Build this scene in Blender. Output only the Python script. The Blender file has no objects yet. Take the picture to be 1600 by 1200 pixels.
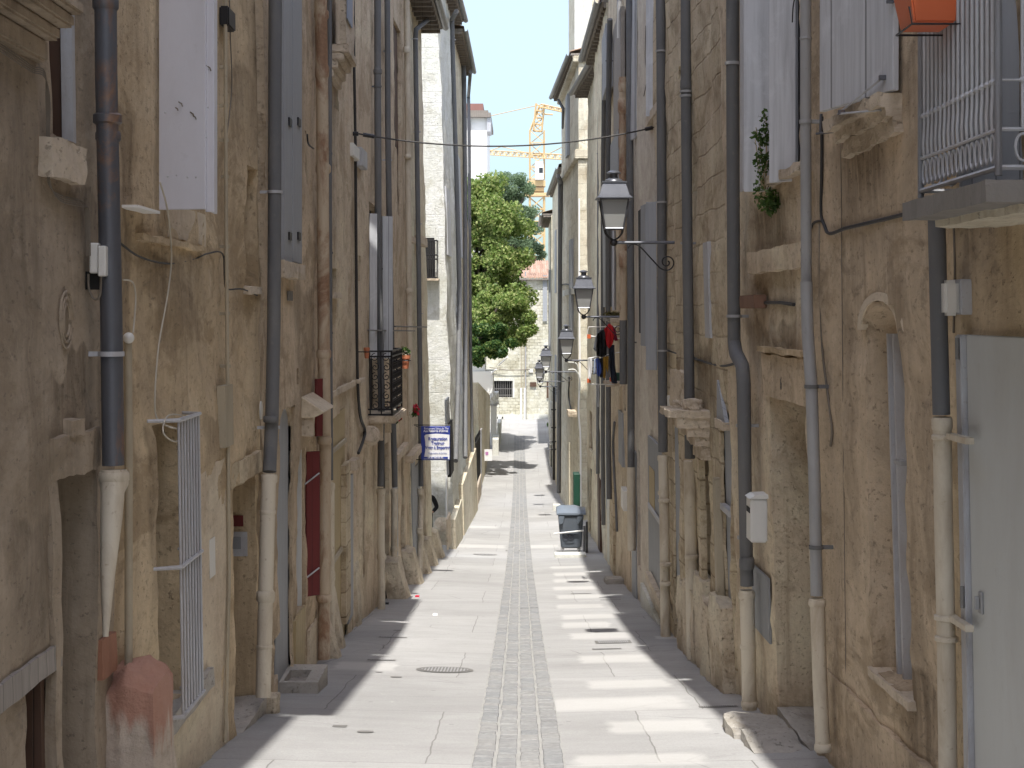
import bpy, bmesh, math, random
import numpy as np
from mathutils import Vector, noise as mn
random.seed(7); rng = np.random.RandomState(7)
R = math.radians
S = bpy.context.scene
COL = S.collection
F, CX, HY = 2500.0, 812.0, 490.0          # focal length in photo pixels, vanishing column, eye level row

# ---------------------------------------------------------------- camera, sky, sun
cd = bpy.data.cameras.new('camera'); cam = bpy.data.objects.new('camera', cd); COL.objects.link(cam)
cam.rotation_euler = (R(90), 0, 0); cd.sensor_width = 36; cd.lens = 36*F/1600.0
cd.shift_x = (800-CX)/1600.0; cd.shift_y = -(600-HY)/1600.0
cd.clip_start = .1; cd.clip_end = 3000; S.camera = cam
SUN_EL, SUN_SX = R(64), 0.0
W = bpy.data.worlds.new('World'); S.world = W; W.use_nodes = True
nt = W.node_tree; bg = nt.nodes['Background']
sk = nt.nodes.new('ShaderNodeTexSky'); sk.sky_type = 'NISHITA'; sk.sun_disc = False
sk.sun_elevation = SUN_EL; sk.sun_rotation = R(180); sk.air_density = 1.0; sk.dust_density = 1.0; sk.ozone_density = 1.0
hs = nt.nodes.new('ShaderNodeHueSaturation'); hs.inputs['Saturation'].default_value = .62; nt.links.new(sk.outputs[0], hs.inputs['Color']); 
tcw = nt.nodes.new('ShaderNodeTexCoord'); spw = nt.nodes.new('ShaderNodeSeparateXYZ'); nt.links.new(tcw.outputs['Generated'], spw.inputs[0])
rw = nt.nodes.new('ShaderNodeValToRGB'); rw.color_ramp.elements[0].color = (.265,.325,.345,1); rw.color_ramp.elements[0].position = .03; rw.color_ramp.elements[1].color = (1.0,.95,.93,1); rw.color_ramp.elements[1].position = .6
nt.links.new(spw.outputs[2], rw.inputs[0]); mw = nt.nodes.new('ShaderNodeMix'); mw.data_type = 'RGBA'; mw.blend_type = 'MULTIPLY'; mw.inputs[0].default_value = 1
nt.links.new(hs.outputs[0], mw.inputs[6]); nt.links.new(rw.outputs[0], mw.inputs[7]); nt.links.new(mw.outputs[2], bg.inputs[0]); bg.inputs[1].default_value = .15
sl = bpy.data.lights.new('sun', 'SUN'); sl.energy = 2.1; sl.angle = R(.6); sl.color = (1, .965, .91)
so = bpy.data.objects.new('sun', sl); COL.objects.link(so); so.location = (0, -20, 60)
so.rotation_euler = Vector((SUN_SX, math.cos(SUN_EL), -math.sin(SUN_EL))).to_track_quat('-Z', 'Y').to_euler()
S.view_settings.view_transform = 'Standard'; S.view_settings.look = 'None'
S.view_settings.exposure = 1.6; S.view_settings.gamma = 1
S.render.engine = 'CYCLES'
S.cycles.max_bounces = 8; S.cycles.diffuse_bounces = 7; S.cycles.use_denoising = True; S.cycles.use_adaptive_sampling = True; S.cycles.adaptive_threshold = .02; S.cycles.caustics_reflective = False; S.cycles.caustics_refractive = False

# ---------------------------------------------------------------- ground profile and pixel helpers
GP = [(-60,5.45),(0,-1.75),(10,-2.95),(20,-4.15),(30,-5.2),(36,-5.82),(44,-6.5),(50,-6.95),(60,-7.6),(68,-8.05),(76,-8.3),(82,-8.2),(88,-7.85),(95,-7.3),(101,-6.85),(112,-6.6),(1200,-6.6)]
def g(Y):
    for (a, za), (b, zb) in zip(GP, GP[1:]):
        if Y <= b: return za+(zb-za)*(Y-a)/(b-a)
    return GP[-1][1]
def gpt(px, py, dz=0):                       # point of the ground seen at a photo pixel
    lo, hi = 5.0, 110.0
    for _ in range(50):
        m = (lo+hi)/2
        if HY-g(m)*F/m > py: lo = m
        else: hi = m
    return Vector(((px-CX)*m/F, m, g(m)+dz))
def P(px, py, Y): return Vector(((px-CX)*Y/F, Y, (HY-py)*Y/F))

# ---------------------------------------------------------------- materials
MATS = {}
def nodes(name):
    m = bpy.data.materials.new(name); m.use_nodes = True; t = m.node_tree
    b = t.nodes['Principled BSDF']; MATS[name] = m
    return m, t, b
def N(t, typ, **kw):
    n = t.nodes.new(typ)
    for k, v in kw.items():
        if k.startswith('i_'): n.inputs[k[2:].replace('_', ' ')].default_value = v
        else: setattr(n, k, v)
    return n
def noise_tex(t, vec, scale, detail=5, rough=.55, dist=0):
    n = N(t, 'ShaderNodeTexNoise'); n.inputs['Scale'].default_value = scale; n.inputs['Detail'].default_value = detail
    n.inputs['Roughness'].default_value = rough; n.inputs['Distortion'].default_value = dist
    t.links.new(vec, n.inputs['Vector']); return n.outputs['Fac']
def ramp(t, fac, a, b, ca=(0,0,0,1), cb=(1,1,1,1)):
    if a > b: a, b, ca, cb = b, a, cb, ca
    r = N(t, 'ShaderNodeValToRGB'); r.color_ramp.elements[0].position = a; r.color_ramp.elements[1].position = b
    r.color_ramp.elements[0].color = ca; r.color_ramp.elements[1].color = cb
    t.links.new(fac, r.inputs[0]); return r.outputs[0]
def mix(t, fac, a, b, typ='MIX'):
    m = N(t, 'ShaderNodeMix', data_type='RGBA', blend_type=typ)
    for s, v in ((0, fac), (6, a), (7, b)):
        if hasattr(v, 'links') or hasattr(v, 'is_output'): t.links.new(v, m.inputs[s])
        elif s == 0: m.inputs[0].default_value = v
        else: m.inputs[s].default_value = (*v, 1) if len(v) == 3 else v
    return m.outputs[2]
def mapping(t, vec, sc):
    m = N(t, 'ShaderNodeMapping'); m.inputs['Scale'].default_value = sc; t.links.new(vec, m.inputs[0]); return m.outputs[0]
def math_(t, op, a, b=0.0):
    m = N(t, 'ShaderNodeMath', operation=op)
    for i, v in enumerate((a, b)):
        if hasattr(v, 'is_output'): t.links.new(v, m.inputs[i])
        else: m.inputs[i].default_value = v
    return m.outputs[0]
def bump(t, b, h, strength, dist):
    n = N(t, 'ShaderNodeBump'); n.inputs['Strength'].default_value = strength; n.inputs['Distance'].default_value = dist
    t.links.new(h, n.inputs['Height']); t.links.new(n.outputs[0], b.inputs['Normal'])

def wall_mat(name, c, pit_s=.55, dark=.43, light=1.35, stain=.5, streak=.5, blocks=0., bs=(.55,.3), bump_s=.7, seed=0., grey=None, peel=.35):
    m, t, b = nodes(name); b.inputs['Roughness'].default_value = .92
    tc = N(t, 'ShaderNodeTexCoord'); mp = N(t, 'ShaderNodeMapping'); mp.inputs['Location'].default_value = (seed, seed*1.7, seed*.6)
    t.links.new(tc.outputs['Object'], mp.inputs[0]); v0 = mp.outputs[0]; v = mapping(t, v0, (1, .55, 1))
    gm = sum(c)/3; c = tuple(min(.72, max(.02, x*1.04-gm*.04)*1.42) for x in c)
    D = tuple(x*dark*k for x, k in zip(c, (1, .93, .82))); Lc = tuple(min(.8, x*light) for x in c)
    big = noise_tex(t, v, .55, 4, .6, .6); mid = noise_tex(t, v, 2.6, 8, .68, .4); fine = noise_tex(t, v, 22, 6, .7)
    col = mix(t, ramp(t, big, .3, .7), tuple(x*.92 for x in c), Lc)
    col = mix(t, ramp(t, mid, .34, .68), tuple(x*.84 for x in c), col)
    # peeled plaster islands with a paler, greyer tone
    pe = noise_tex(t, v, 1.3, 9, .62, 1.2); pm = ramp(t, pe, .53, .63)
    gc = grey or tuple(.8*x+.2*sum(c)/3*1.15 for x in Lc)
    col = mix(t, math_(t, 'MULTIPLY', pm, peel), col, gc)
    # water streaks running down
    sv = mapping(t, v0, (5, 2.4, .3)); stn = noise_tex(t, sv, 1.0, 9, .7, .9)
    sm = ramp(t, stn, .5, .72); col = mix(t, math_(t, 'MULTIPLY', sm, streak), col, D)
    sv2 = mapping(t, v0, (9, 4.5, .6)); st2 = noise_tex(t, sv2, 1.0, 7, .7, .6)
    col = mix(t, math_(t, 'MULTIPLY', ramp(t, st2, .5, .75), streak*.6), col, Lc)
    # blotchy dark lichen and grime
    b2 = noise_tex(t, v, 1.5, 12, .72, .5); col = mix(t, math_(t, 'MULTIPLY', ramp(t, b2, .52, .6), .3+stain*.55), col, tuple(x*.52*k for x, k in zip(c, (1, .93, .8))))
    b3 = noise_tex(t, v, 9, 8, .8, .5); col = mix(t, math_(t, 'MULTIPLY', ramp(t, b3, .57, .65), .3+stain*.4), col, tuple(x*.42 for x in c)); col = mix(t, math_(t, 'MULTIPLY', ramp(t, b3, .4, .34), .4), col, tuple(min(.8, x*1.25) for x in c))
    bl = noise_tex(t, v, 4.2, 10, .75, .9); bm_ = ramp(t, bl, .54, .70)
    rg = math_(t, 'MULTIPLY', bm_, ramp(t, noise_tex(t, v, .8, 3), .42, .6))
    col = mix(t, math_(t, 'MULTIPLY', rg, min(1, stain*1.25)), col, tuple(x*.33 for x in c))
    pit = ramp(t, noise_tex(t, v, 30, 4, .65), .6, .67); col = mix(t, math_(t, 'MULTIPLY', pit, pit_s), col, tuple(x*.4 for x in c))
    col = mix(t, ramp(t, fine, .3, .7), mix(t, .14, col, (0, 0, 0)), col)
    h = math_(t, 'ADD', math_(t, 'MULTIPLY', mid, 1.0), math_(t, 'MULTIPLY', fine, .45))
    h = math_(t, 'SUBTRACT', h, math_(t, 'MULTIPLY', pm, .12)); h = math_(t, 'SUBTRACT', h, math_(t, 'MULTIPLY', pit, .6*pit_s))
    if blocks > 0:
        sp = N(t, 'ShaderNodeSeparateXYZ'); t.links.new(v0, sp.inputs[0]); cb = N(t, 'ShaderNodeCombineXYZ')
        wob = noise_tex(t, v, 1.6, 3)
        t.links.new(math_(t, 'ADD', math_(t, 'ADD', sp.outputs[1], sp.outputs[0]), math_(t, 'MULTIPLY', wob, .1)), cb.inputs[0])
        t.links.new(math_(t, 'ADD', sp.outputs[2], math_(t, 'MULTIPLY', wob, .12)), cb.inputs[1])
        br = N(t, 'ShaderNodeTexBrick'); br.inputs['Scale'].default_value = 1; br.inputs['Brick Width'].default_value = bs[0]
        br.inputs['Row Height'].default_value = bs[1]; br.inputs['Mortar Size'].default_value = .014; br.inputs['Mortar Smooth'].default_value = .8
        br.inputs['Color1'].default_value = (1, 1, 1, 1); br.inputs['Color2'].default_value = (.76, .74, .7, 1); br.inputs['Mortar'].default_value = (.5, .46, .4, 1)
        t.links.new(cb.outputs[0], br.inputs['Vector'])
        msk = math_(t, 'MULTIPLY', ramp(t, noise_tex(t, v, .9, 5), .35, .55), blocks)
        col = mix(t, msk, col, mix(t, 1.0, col, br.outputs['Color'], 'MULTIPLY'))
        h = math_(t, 'SUBTRACT', h, math_(t, 'MULTIPLY', math_(t, 'MULTIPLY', br.outputs['Fac'], msk), .8))
    t.links.new(col, b.inputs['Base Color']); bump(t, b, h, bump_s, .03)
    return m

def grimy(src, name, side, root, boxes):
    # boxes: (Y0, Y1, ztop, zbottom, strength) in scene metres: soot runs and damp stains
    m = src.copy(); m.name = name; t = m.node_tree; b = t.nodes['Principled BSDF']; link = b.inputs['Base Color'].links[0].from_socket
    tc = N(t, 'ShaderNodeTexCoord'); sp = N(t, 'ShaderNodeSeparateXYZ'); wv = N(t, 'ShaderNodeVectorMath', operation='ADD'); nn = N(t, 'ShaderNodeTexNoise'); nn.inputs['Scale'].default_value = 2.2; nn.inputs['Detail'].default_value = 8
    t.links.new(tc.outputs['Object'], nn.inputs['Vector']); sc = N(t, 'ShaderNodeVectorMath', operation='SCALE'); sc.inputs['Scale'].default_value = .5; t.links.new(nn.outputs['Color'], sc.inputs[0]); t.links.new(tc.outputs['Object'], wv.inputs[0]); t.links.new(sc.outputs[0], wv.inputs[1]); t.links.new(wv.outputs[0], sp.inputs[0]); tot = None
    for (y0, y1, zt, zb, k) in boxes:
        y0, y1, zt, zb = y0-root.y+.25, y1-root.y+.25, zt-root.z+.25, zb-root.z+.25
        a = math_(t, 'DIVIDE', math_(t, 'ABSOLUTE', math_(t, 'SUBTRACT', sp.outputs[1], (y0+y1)/2)), abs(y1-y0)/2); my = ramp(t, a, .45, 1., (1,1,1,1), (0,0,0,1))
        u = math_(t, 'DIVIDE', math_(t, 'SUBTRACT', zt, sp.outputs[2]), abs(zt-zb)); mz = math_(t, 'MULTIPLY', ramp(t, u, 0, .06), ramp(t, u, .3, 1., (1,1,1,1), (0,0,0,1)))
        q = math_(t, 'MULTIPLY', math_(t, 'MULTIPLY', my, mz), k); tot = q if tot is None else math_(t, 'MAXIMUM', tot, q)
    st = noise_tex(t, mapping(t, tc.outputs['Object'], (6, 5, .5)), 1.6, 8, .7, .6); tot = math_(t, 'MULTIPLY', tot, ramp(t, st, .3, .6, (.35,)*3+(1,), (1,1,1,1)))
    t.links.new(mix(t, tot, link, mix(t, 1., link, (.36,.33,.29), 'MULTIPLY')), b.inputs['Base Color']); return m

def paint_mat(name, c, rough=.5, dirt=.4, dirtc=None, scale=5., bump_s=.15, metallic=0., vert=.3, rust=0.):
    m, t, b = nodes(name); b.inputs['Roughness'].default_value = rough; b.inputs['Metallic'].default_value = metallic
    tc = N(t, 'ShaderNodeTexCoord'); v = tc.outputs['Object']
    n1 = noise_tex(t, mapping(t, v, (1, 1, vert)), scale, 8, .68, .5); n2 = noise_tex(t, v, scale*6, 4, .6)
    dc = dirtc or tuple(x*.45 for x in c)
    col = mix(t, math_(t, 'MULTIPLY', ramp(t, n1, .45, .72), dirt), c, dc)
    col = mix(t, math_(t, 'MULTIPLY', ramp(t, n2, .62, .72), dirt*.8), col, dc)
    if rust > 0:
        rn = noise_tex(t, mapping(t, v, (1, 1, .5)), 1.7, 9, .7, .6); rm = ramp(t, rn, .62-rust*.3, .72-rust*.3)
        rc = mix(t, noise_tex(t, v, 30, 4), (.13, .06, .035), (.36, .21, .12)); col = mix(t, math_(t, 'MULTIPLY', rm, .9), col, rc)
    t.links.new(col, b.inputs['Base Color']); bump(t, b, math_(t, 'ADD', n1, n2), bump_s, .01)
    return m

def wood_mat(name, c, pitch=.11, dirt=.35, rough=.7):
    m, t, b = nodes(name); b.inputs['Roughness'].default_value = rough
    tc = N(t, 'ShaderNodeTexCoord'); v = tc.outputs['Object']
    n1 = noise_tex(t, mapping(t, v, (9, 9, .5)), 2.2, 8, .7, .4); n2 = noise_tex(t, v, 3, 6, .7, .5)
    col = mix(t, math_(t, 'MULTIPLY', ramp(t, n1, .42, .7), dirt), c, tuple(x*.5 for x in c))
    col = mix(t, math_(t, 'MULTIPLY', ramp(t, n2, .55, .7), dirt), col, tuple(min(.8, x*1.25) for x in c))
    sp = N(t, 'ShaderNodeSeparateXYZ'); t.links.new(v, sp.inputs[0])
    s = math_(t, 'ADD', sp.outputs[0], sp.outputs[1])
    w = math_(t, 'PINGPONG', s, pitch/2); ln = ramp(t, math_(t, 'DIVIDE', w, pitch/2), .0, .07)
    col = mix(t, ln, tuple(x*.25 for x in c), col)
    t.links.new(col, b.inputs['Base Color']); bump(t, b, math_(t, 'ADD', math_(t, 'MULTIPLY', n1, .3), ln), .4, .01)
    return m

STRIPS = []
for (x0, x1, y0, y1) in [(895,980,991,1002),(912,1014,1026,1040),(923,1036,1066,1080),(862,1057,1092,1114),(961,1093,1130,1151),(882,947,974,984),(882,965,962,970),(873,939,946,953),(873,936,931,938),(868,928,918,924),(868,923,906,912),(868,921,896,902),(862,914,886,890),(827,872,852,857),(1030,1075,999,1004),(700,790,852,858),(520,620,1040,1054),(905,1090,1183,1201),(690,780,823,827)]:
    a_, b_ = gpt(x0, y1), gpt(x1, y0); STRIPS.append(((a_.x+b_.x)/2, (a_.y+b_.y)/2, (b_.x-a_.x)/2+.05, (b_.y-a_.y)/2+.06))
def road_mat(name):
    m, t, b = nodes(name); b.inputs['Roughness'].default_value = .88
    tc = N(t, 'ShaderNodeTexCoord'); v = tc.outputs['Object']
    c1, c2 = (.37, .366, .358), (.45, .446, .438)
    col = mix(t, ramp(t, noise_tex(t, v, .45, 6, .6, .7), .35, .65), c1, c2)
    col = mix(t, ramp(t, noise_tex(t, mapping(t, v, (.5, 1.6, 1)), 1.8, 9, .7, .4), .38, .62), mix(t, .2, col, (.2, .19, .18)), col)
    sp = N(t, 'ShaderNodeSeparateXYZ'); t.links.new(v, sp.inputs[0])
    # rectangles of older and newer surfacing
    br = N(t, 'ShaderNodeTexBrick'); br.inputs['Scale'].default_value = 1; br.inputs['Brick Width'].default_value = 1.6; br.inputs['Row Height'].default_value = 2.7
    br.inputs['Mortar Size'].default_value = .008; br.inputs['Mortar Smooth'].default_value = .6; br.offset = .37
    br.inputs['Color1'].default_value = (1, 1, 1, 1); br.inputs['Color2'].default_value = (.84, .84, .84, 1); br.inputs['Mortar'].default_value = (.45, .44, .42, 1)
    wv = N(t, 'ShaderNodeVectorMath', operation='ADD'); nn = N(t, 'ShaderNodeTexNoise'); nn.inputs['Scale'].default_value = 1.5; t.links.new(v, nn.inputs['Vector'])
    sc = N(t, 'ShaderNodeVectorMath', operation='SCALE'); sc.inputs['Scale'].default_value = .09; t.links.new(nn.outputs['Color'], sc.inputs[0])
    t.links.new(v, wv.inputs[0]); t.links.new(sc.outputs[0], wv.inputs[1]); t.links.new(wv.outputs[0], br.inputs['Vector'])
    col = mix(t, .8, col, mix(t, 1.0, col, br.outputs['Color'], 'MULTIPLY'))
    oil = ramp(t, noise_tex(t, v, 1.1, 8, .7, 1.5), .62, .7); col = mix(t, math_(t, 'MULTIPLY', oil, .35), col, (.2,.195,.185))
    gum = N(t, 'ShaderNodeTexVoronoi'); gum.inputs['Scale'].default_value = 2.6; t.links.new(v, gum.inputs['Vector']); col = mix(t, math_(t, 'MULTIPLY', math_(t, 'SUBTRACT', 1.0, ramp(t, gum.outputs['Distance'], .05, .07)), .45), col, (.16,.155,.15))
    fine = noise_tex(t, v, 60, 4, .7); col = mix(t, math_(t, 'MULTIPLY', ramp(t, fine, .45, .65), .25), col, (.17, .165, .16))
    sp2 = ramp(t, noise_tex(t, v, 9, 8, .8, 1), .6, .66); col = mix(t, math_(t, 'MULTIPLY', sp2, .35), col, (.55, .53, .5))
    # cracks
    vo = N(t, 'ShaderNodeTexVoronoi', feature='DISTANCE_TO_EDGE'); vo.inputs['Scale'].default_value = .55; t.links.new(wv.outputs[0], vo.inputs['Vector'])
    ck = ramp(t, vo.outputs['Distance'], .0, .006); ckm = math_(t, 'MULTIPLY', math_(t, 'SUBTRACT', 1.0, ck), ramp(t, noise_tex(t, v, .6, 3), .5, .6))
    col = mix(t, math_(t, 'MULTIPLY', ckm, .55), col, (.1, .095, .09))
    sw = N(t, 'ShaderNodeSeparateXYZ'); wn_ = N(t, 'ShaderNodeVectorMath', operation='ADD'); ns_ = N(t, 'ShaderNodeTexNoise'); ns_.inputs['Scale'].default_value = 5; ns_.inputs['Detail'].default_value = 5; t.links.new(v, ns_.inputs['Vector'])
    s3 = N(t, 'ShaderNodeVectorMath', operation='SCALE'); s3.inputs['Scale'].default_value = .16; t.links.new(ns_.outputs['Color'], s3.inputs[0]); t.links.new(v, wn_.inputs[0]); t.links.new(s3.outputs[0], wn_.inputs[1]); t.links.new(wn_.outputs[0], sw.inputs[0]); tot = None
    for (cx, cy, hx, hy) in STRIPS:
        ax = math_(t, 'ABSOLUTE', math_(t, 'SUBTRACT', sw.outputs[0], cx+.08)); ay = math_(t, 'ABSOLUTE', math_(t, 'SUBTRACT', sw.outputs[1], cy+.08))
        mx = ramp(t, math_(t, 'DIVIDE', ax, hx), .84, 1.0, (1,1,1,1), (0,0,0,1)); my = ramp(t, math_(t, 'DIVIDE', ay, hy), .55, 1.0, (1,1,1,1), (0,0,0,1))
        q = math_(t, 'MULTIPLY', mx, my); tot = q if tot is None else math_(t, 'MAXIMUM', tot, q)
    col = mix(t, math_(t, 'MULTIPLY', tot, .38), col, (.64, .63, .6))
    t.links.new(col, b.inputs['Base Color']); bump(t, b, math_(t, 'ADD', fine, math_(t, 'MULTIPLY', br.outputs['Fac'], -.6)), .35, .008)
    return m

def island_mat(name, cs, rough=.85, bs=.4, scale=25.):
    m, t, b = nodes(name); b.inputs['Roughness'].default_value = rough
    ge = N(t, 'ShaderNodeNewGeometry'); r = N(t, 'ShaderNodeValToRGB'); e = r.color_ramp.elements
    e[0].color = (*cs[0], 1); e[1].color = (*cs[-1], 1)
    for i, c in enumerate(cs[1:-1]): x = e.new((i+1)/(len(cs)-1)); x.color = (*c, 1)
    t.links.new(ge.outputs['Random Per Island'], r.inputs[0])
    tc = N(t, 'ShaderNodeTexCoord'); n = noise_tex(t, tc.outputs['Object'], scale, 6, .7)
    col = mix(t, ramp(t, n, .35, .7), mix(t, .3, r.outputs[0], (0, 0, 0)), r.outputs[0])
    t.links.new(col, b.inputs['Base Color']); bump(t, b, n, bs, .01); return m
def plain(name, c, rough=.5, metallic=0., **kw):
    m, t, b = nodes(name); b.inputs['Base Color'].default_value = (*c, 1); b.inputs['Roughness'].default_value = rough; b.inputs['Metallic'].default_value = metallic
    for k, v in kw.items(): b.inputs[k.replace('_', ' ')].default_value = v
    return m
def leaf_mat(name, cs):
    m = island_mat(name, cs, .6, 0, 3.); t = m.node_tree; b = t.nodes['Principled BSDF']
    tr = N(t, 'ShaderNodeBsdfTranslucent'); ms = N(t, 'ShaderNodeMixShader'); ms.inputs[0].default_value = .45
    t.links.new(b.inputs['Base Color'].links[0].from_socket, tr.inputs[0]); o = t.nodes['Material Output']
    t.links.new(b.outputs[0], ms.inputs[1]); t.links.new(tr.outputs[0], ms.inputs[2]); t.links.new(ms.outputs[0], o.inputs[0]); return m

GREYW = wall_mat('grey_brown_render', (.275,.225,.168), stain=.4, streak=.85, seed=3, bump_s=.5)
OCHRE = wall_mat('ochre_render', (.43,.335,.22), stain=.65, streak=.6, seed=9)
OCHRE2 = wall_mat('weathered_ochre', (.4,.32,.228), stain=.6, streak=.75, seed=17)
WARM = wall_mat('warm_limewash', (.47,.375,.275), stain=.5, streak=.7, seed=23)
STONE = wall_mat('limestone_blocks', (.46,.375,.27), stain=.6, streak=.4, blocks=.9, seed=31)
PALE = wall_mat('pale_render', (.53,.43,.325), stain=.35, streak=.5, seed=41)
PALE2 = wall_mat('pale_stone', (.54,.45,.35), stain=.3, streak=.4, blocks=.6, seed=47, bs=(.6,.32))
LILAC = wall_mat('smooth_beige_render', (.47,.405,.34), stain=.15, streak=.35, seed=53, bump_s=.25, peel=.1)
GABLE = wall_mat('pale_gable_stone', (.6,.53,.45), stain=.2, streak=.3, blocks=.2, seed=48, bs=(.6,.32), bump_s=1.1)
RUBBLE = wall_mat('rubble_stone', (.56,.49,.39), stain=.35, streak=.1, blocks=.9, bs=(.35,.2), seed=61, bump_s=1.)
CREAMW = wall_mat('cream_plinth', (.62,.56,.45), stain=.15, streak=.2, seed=67, bump_s=.2, peel=.1)
PLAST = wall_mat('smooth_cream_plaster', (.48,.395,.3), stain=.15, streak=.3, seed=71, bump_s=.25, peel=.1)
CARVED = wall_mat('carved_limestone', (.43,.36,.28), stain=.6, streak=.3, seed=79, bump_s=.8)
GUARD = wall_mat('guard_stone', (.47,.39,.3), stain=.6, streak=.3, seed=83, bump_s=1.3)
PINK = wall_mat('pinkish_stone', (.36,.31,.26), stain=.6, streak=.2, seed=89, bump_s=2.5, grey=(.42,.15,.09), peel=.7)
ZINC = paint_mat('zinc_pipe', (.13,.132,.136), .75, .7, (.19,.185,.175), 3, .3, .1)
ZINCR = paint_mat('rusty_zinc_pipe', (.115,.12,.135), .5, .4, (.07,.07,.08), 4, .2, .3, rust=.26)
ZINCL = paint_mat('light_grey_pipe', (.34,.34,.34), .55, .45, (.2,.2,.2), 4, .15, .0)
CREAM = paint_mat('cream_cast_iron', (.6,.54,.43), .55, .8, (.32,.24,.16), 4, .25)
RUSTP = paint_mat('rusty_cream_cast_iron', (.5,.41,.3), .6, .5, (.3,.2,.12), 4, .3, rust=.5)
BEIGE = paint_mat('beige_conduit', (.4,.345,.25), .6, .4, None, 5)
SHW = wood_mat('white_grey_shutter', (.54,.55,.57), .33, .55)
SHG = wood_mat('grey_blue_shutter', (.33,.345,.365), .1, .25)
SHM = paint_mat('lavender_metal_shutter', (.62,.62,.67), .45, .12, (.2,.17,.15), 3, .1)
DOORG = paint_mat('grey_metal_door', (.52,.54,.53), .5, .35, (.4,.39,.37), 2.5, .1)
DGREY = paint_mat('dull_grey_board', (.26,.27,.28), .6, .3)
DWOOD = wood_mat('dark_brown_wood', (.1,.055,.035), .12, .4)
GWOOD = wood_mat('weathered_grey_wood', (.3,.27,.24), .12, .5)
YWOOD = wood_mat('ochre_painted_wood', (.43,.34,.19), .16, .35)
REDW = wood_mat('dark_red_wood', (.14,.018,.018), .12, .3)
GREENW = paint_mat('dark_green_paint', (.01,.06,.035), .5, .3)
DARK = plain('dark_interior', (.012,.011,.01), .9)
GLASS = plain('window_glass', (.03,.035,.04), .08)
BLACKM = paint_mat('black_iron', (.025,.025,.028), .45, .3, (.06,.05,.045), 8, .1, .5)
GREYI = paint_mat('grey_painted_iron', (.46,.47,.49), .5, .35, (.2,.12,.08), 9, .2, .1)
CABLE = plain('black_cable', (.03,.028,.027), .6)
CABLEB = plain('brown_cable', (.16,.135,.105), .7)
CABLEW = plain('cream_cable', (.5,.46,.38), .6)
WHITEP = paint_mat('white_plastic', (.68,.67,.63), .4, .2, (.4,.38,.34), 6, .05)
WHITEB = plain('white_paint', (.78,.77,.74), .7)  # one even matt white base colour
TERRA = paint_mat('terracotta', (.5,.17,.08), .7, .3, (.35,.12,.06), 7, .2)
ORANGEP = plain('orange_plastic', (.62,.14,.05), .35)
TILE = island_mat('roof_tile', [(.2,.14,.1),(.32,.2,.13),(.26,.2,.15),(.4,.27,.18)], .85, .4, 14)
TILER = island_mat('red_roof_tile', [(.42,.27,.2),(.48,.33,.25),(.55,.42,.33)], .85, .4, 14)
SOFF = wood_mat('weathered_soffit', (.23,.2,.17), .18, .5)
GUTT = paint_mat('zinc_gutter', (.2,.2,.205), .45, .5, None, 3, .15, .4)
CONC = wall_mat('concrete_block', (.32,.3,.27), stain=.4, streak=.1, seed=97, bump_s=.8)
LAMPM = paint_mat('lamp_grey_metal', (.13,.135,.15), .35, .25, None, 8, .05, .5)
LAMPG = plain('frosted_lamp_glass', (.42,.42,.4), .35, Transmission_Weight=.25)
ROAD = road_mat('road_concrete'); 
SETT = island_mat('paving_setts', [(.285,.292,.296),(.315,.318,.318),(.335,.335,.33),(.3,.3,.3),(.355,.35,.34)], .85, .5, 18)
JOINT = paint_mat('sett_mortar', (.345,.34,.325), .9, .4, None, 5)
RUSTB = paint_mat('rusty_box', (.2,.11,.07), .8, .5)
RUSTT = paint_mat('faded_terracotta', (.33,.16,.1), .9, .5)
IRON = paint_mat('cast_iron_cover', (.18,.175,.168), .7, .5, (.22,.2,.17), 20, .4)

CAPST = wall_mat('painted_cap_stone', (.4,.34,.28), stain=.1, streak=.4, seed=89, bump_s=1.0, pit_s=.1)
_t = CAPST.node_tree; _b = _t.nodes['Principled BSDF']; _src = _b.inputs['Base Color'].links[0].from_socket; _tc = N(_t, 'ShaderNodeTexCoord'); _sp = N(_t, 'ShaderNodeSeparateXYZ'); _t.links.new(_tc.outputs['Object'], _sp.inputs[0])
_m = ramp(_t, math_(_t, 'MULTIPLY', math_(_t, 'ADD', math_(_t, 'ADD', _sp.outputs[2], math_(_t, 'MULTIPLY', noise_tex(_t, mapping(_t, _tc.outputs['Object'], (6, 6, 1.5)), 1.5, 6), .6)), math_(_t, 'MULTIPLY', _sp.outputs[0], .8)), .5), .5, .55)
_t.links.new(mix(_t, math_(_t, 'MULTIPLY', _m, .75), _src, (.4,.17,.11)), _b.inputs['Base Color'])
# ---------------------------------------------------------------- mesh helpers
def newbm(): return bmesh.new()
def obj(name, bm, mats, parent=None, smooth=False, loc=None, auto=None):
    me = bpy.data.meshes.new(name); off = Vector(loc) if loc is not None else None
    if parent is not None: off = Vector(RL[parent.name])
    if off is None: off = Vector((0, 0, 0))
    bmesh.ops.translate(bm, verts=bm.verts, vec=-off)
    bmesh.ops.recalc_face_normals(bm, faces=bm.faces) if not name.startswith(('leaf', 'crown', 'foliage')) else None
    bm.to_mesh(me); bm.free()
    for m in (mats if isinstance(mats, (list, tuple)) else [mats]): me.materials.append(m)
    if smooth:
        me.polygons.foreach_set('use_smooth', [True]*len(me.polygons))
        try: me.set_sharp_from_angle(angle=R(40))
        except Exception: pass
    o = bpy.data.objects.new(name, me); COL.objects.link(o)
    if parent is not None: o.parent = parent; RL[o.name] = off
    else: o.location = off; RL[o.name] = off
    return o
RL = {}
def tag(o, label=None, cat=None, group=None, kind=None):
    if label: o['label'] = label
    if cat: o['category'] = cat
    if group: o['group'] = group
    if kind: o['kind'] = kind
    return o
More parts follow.
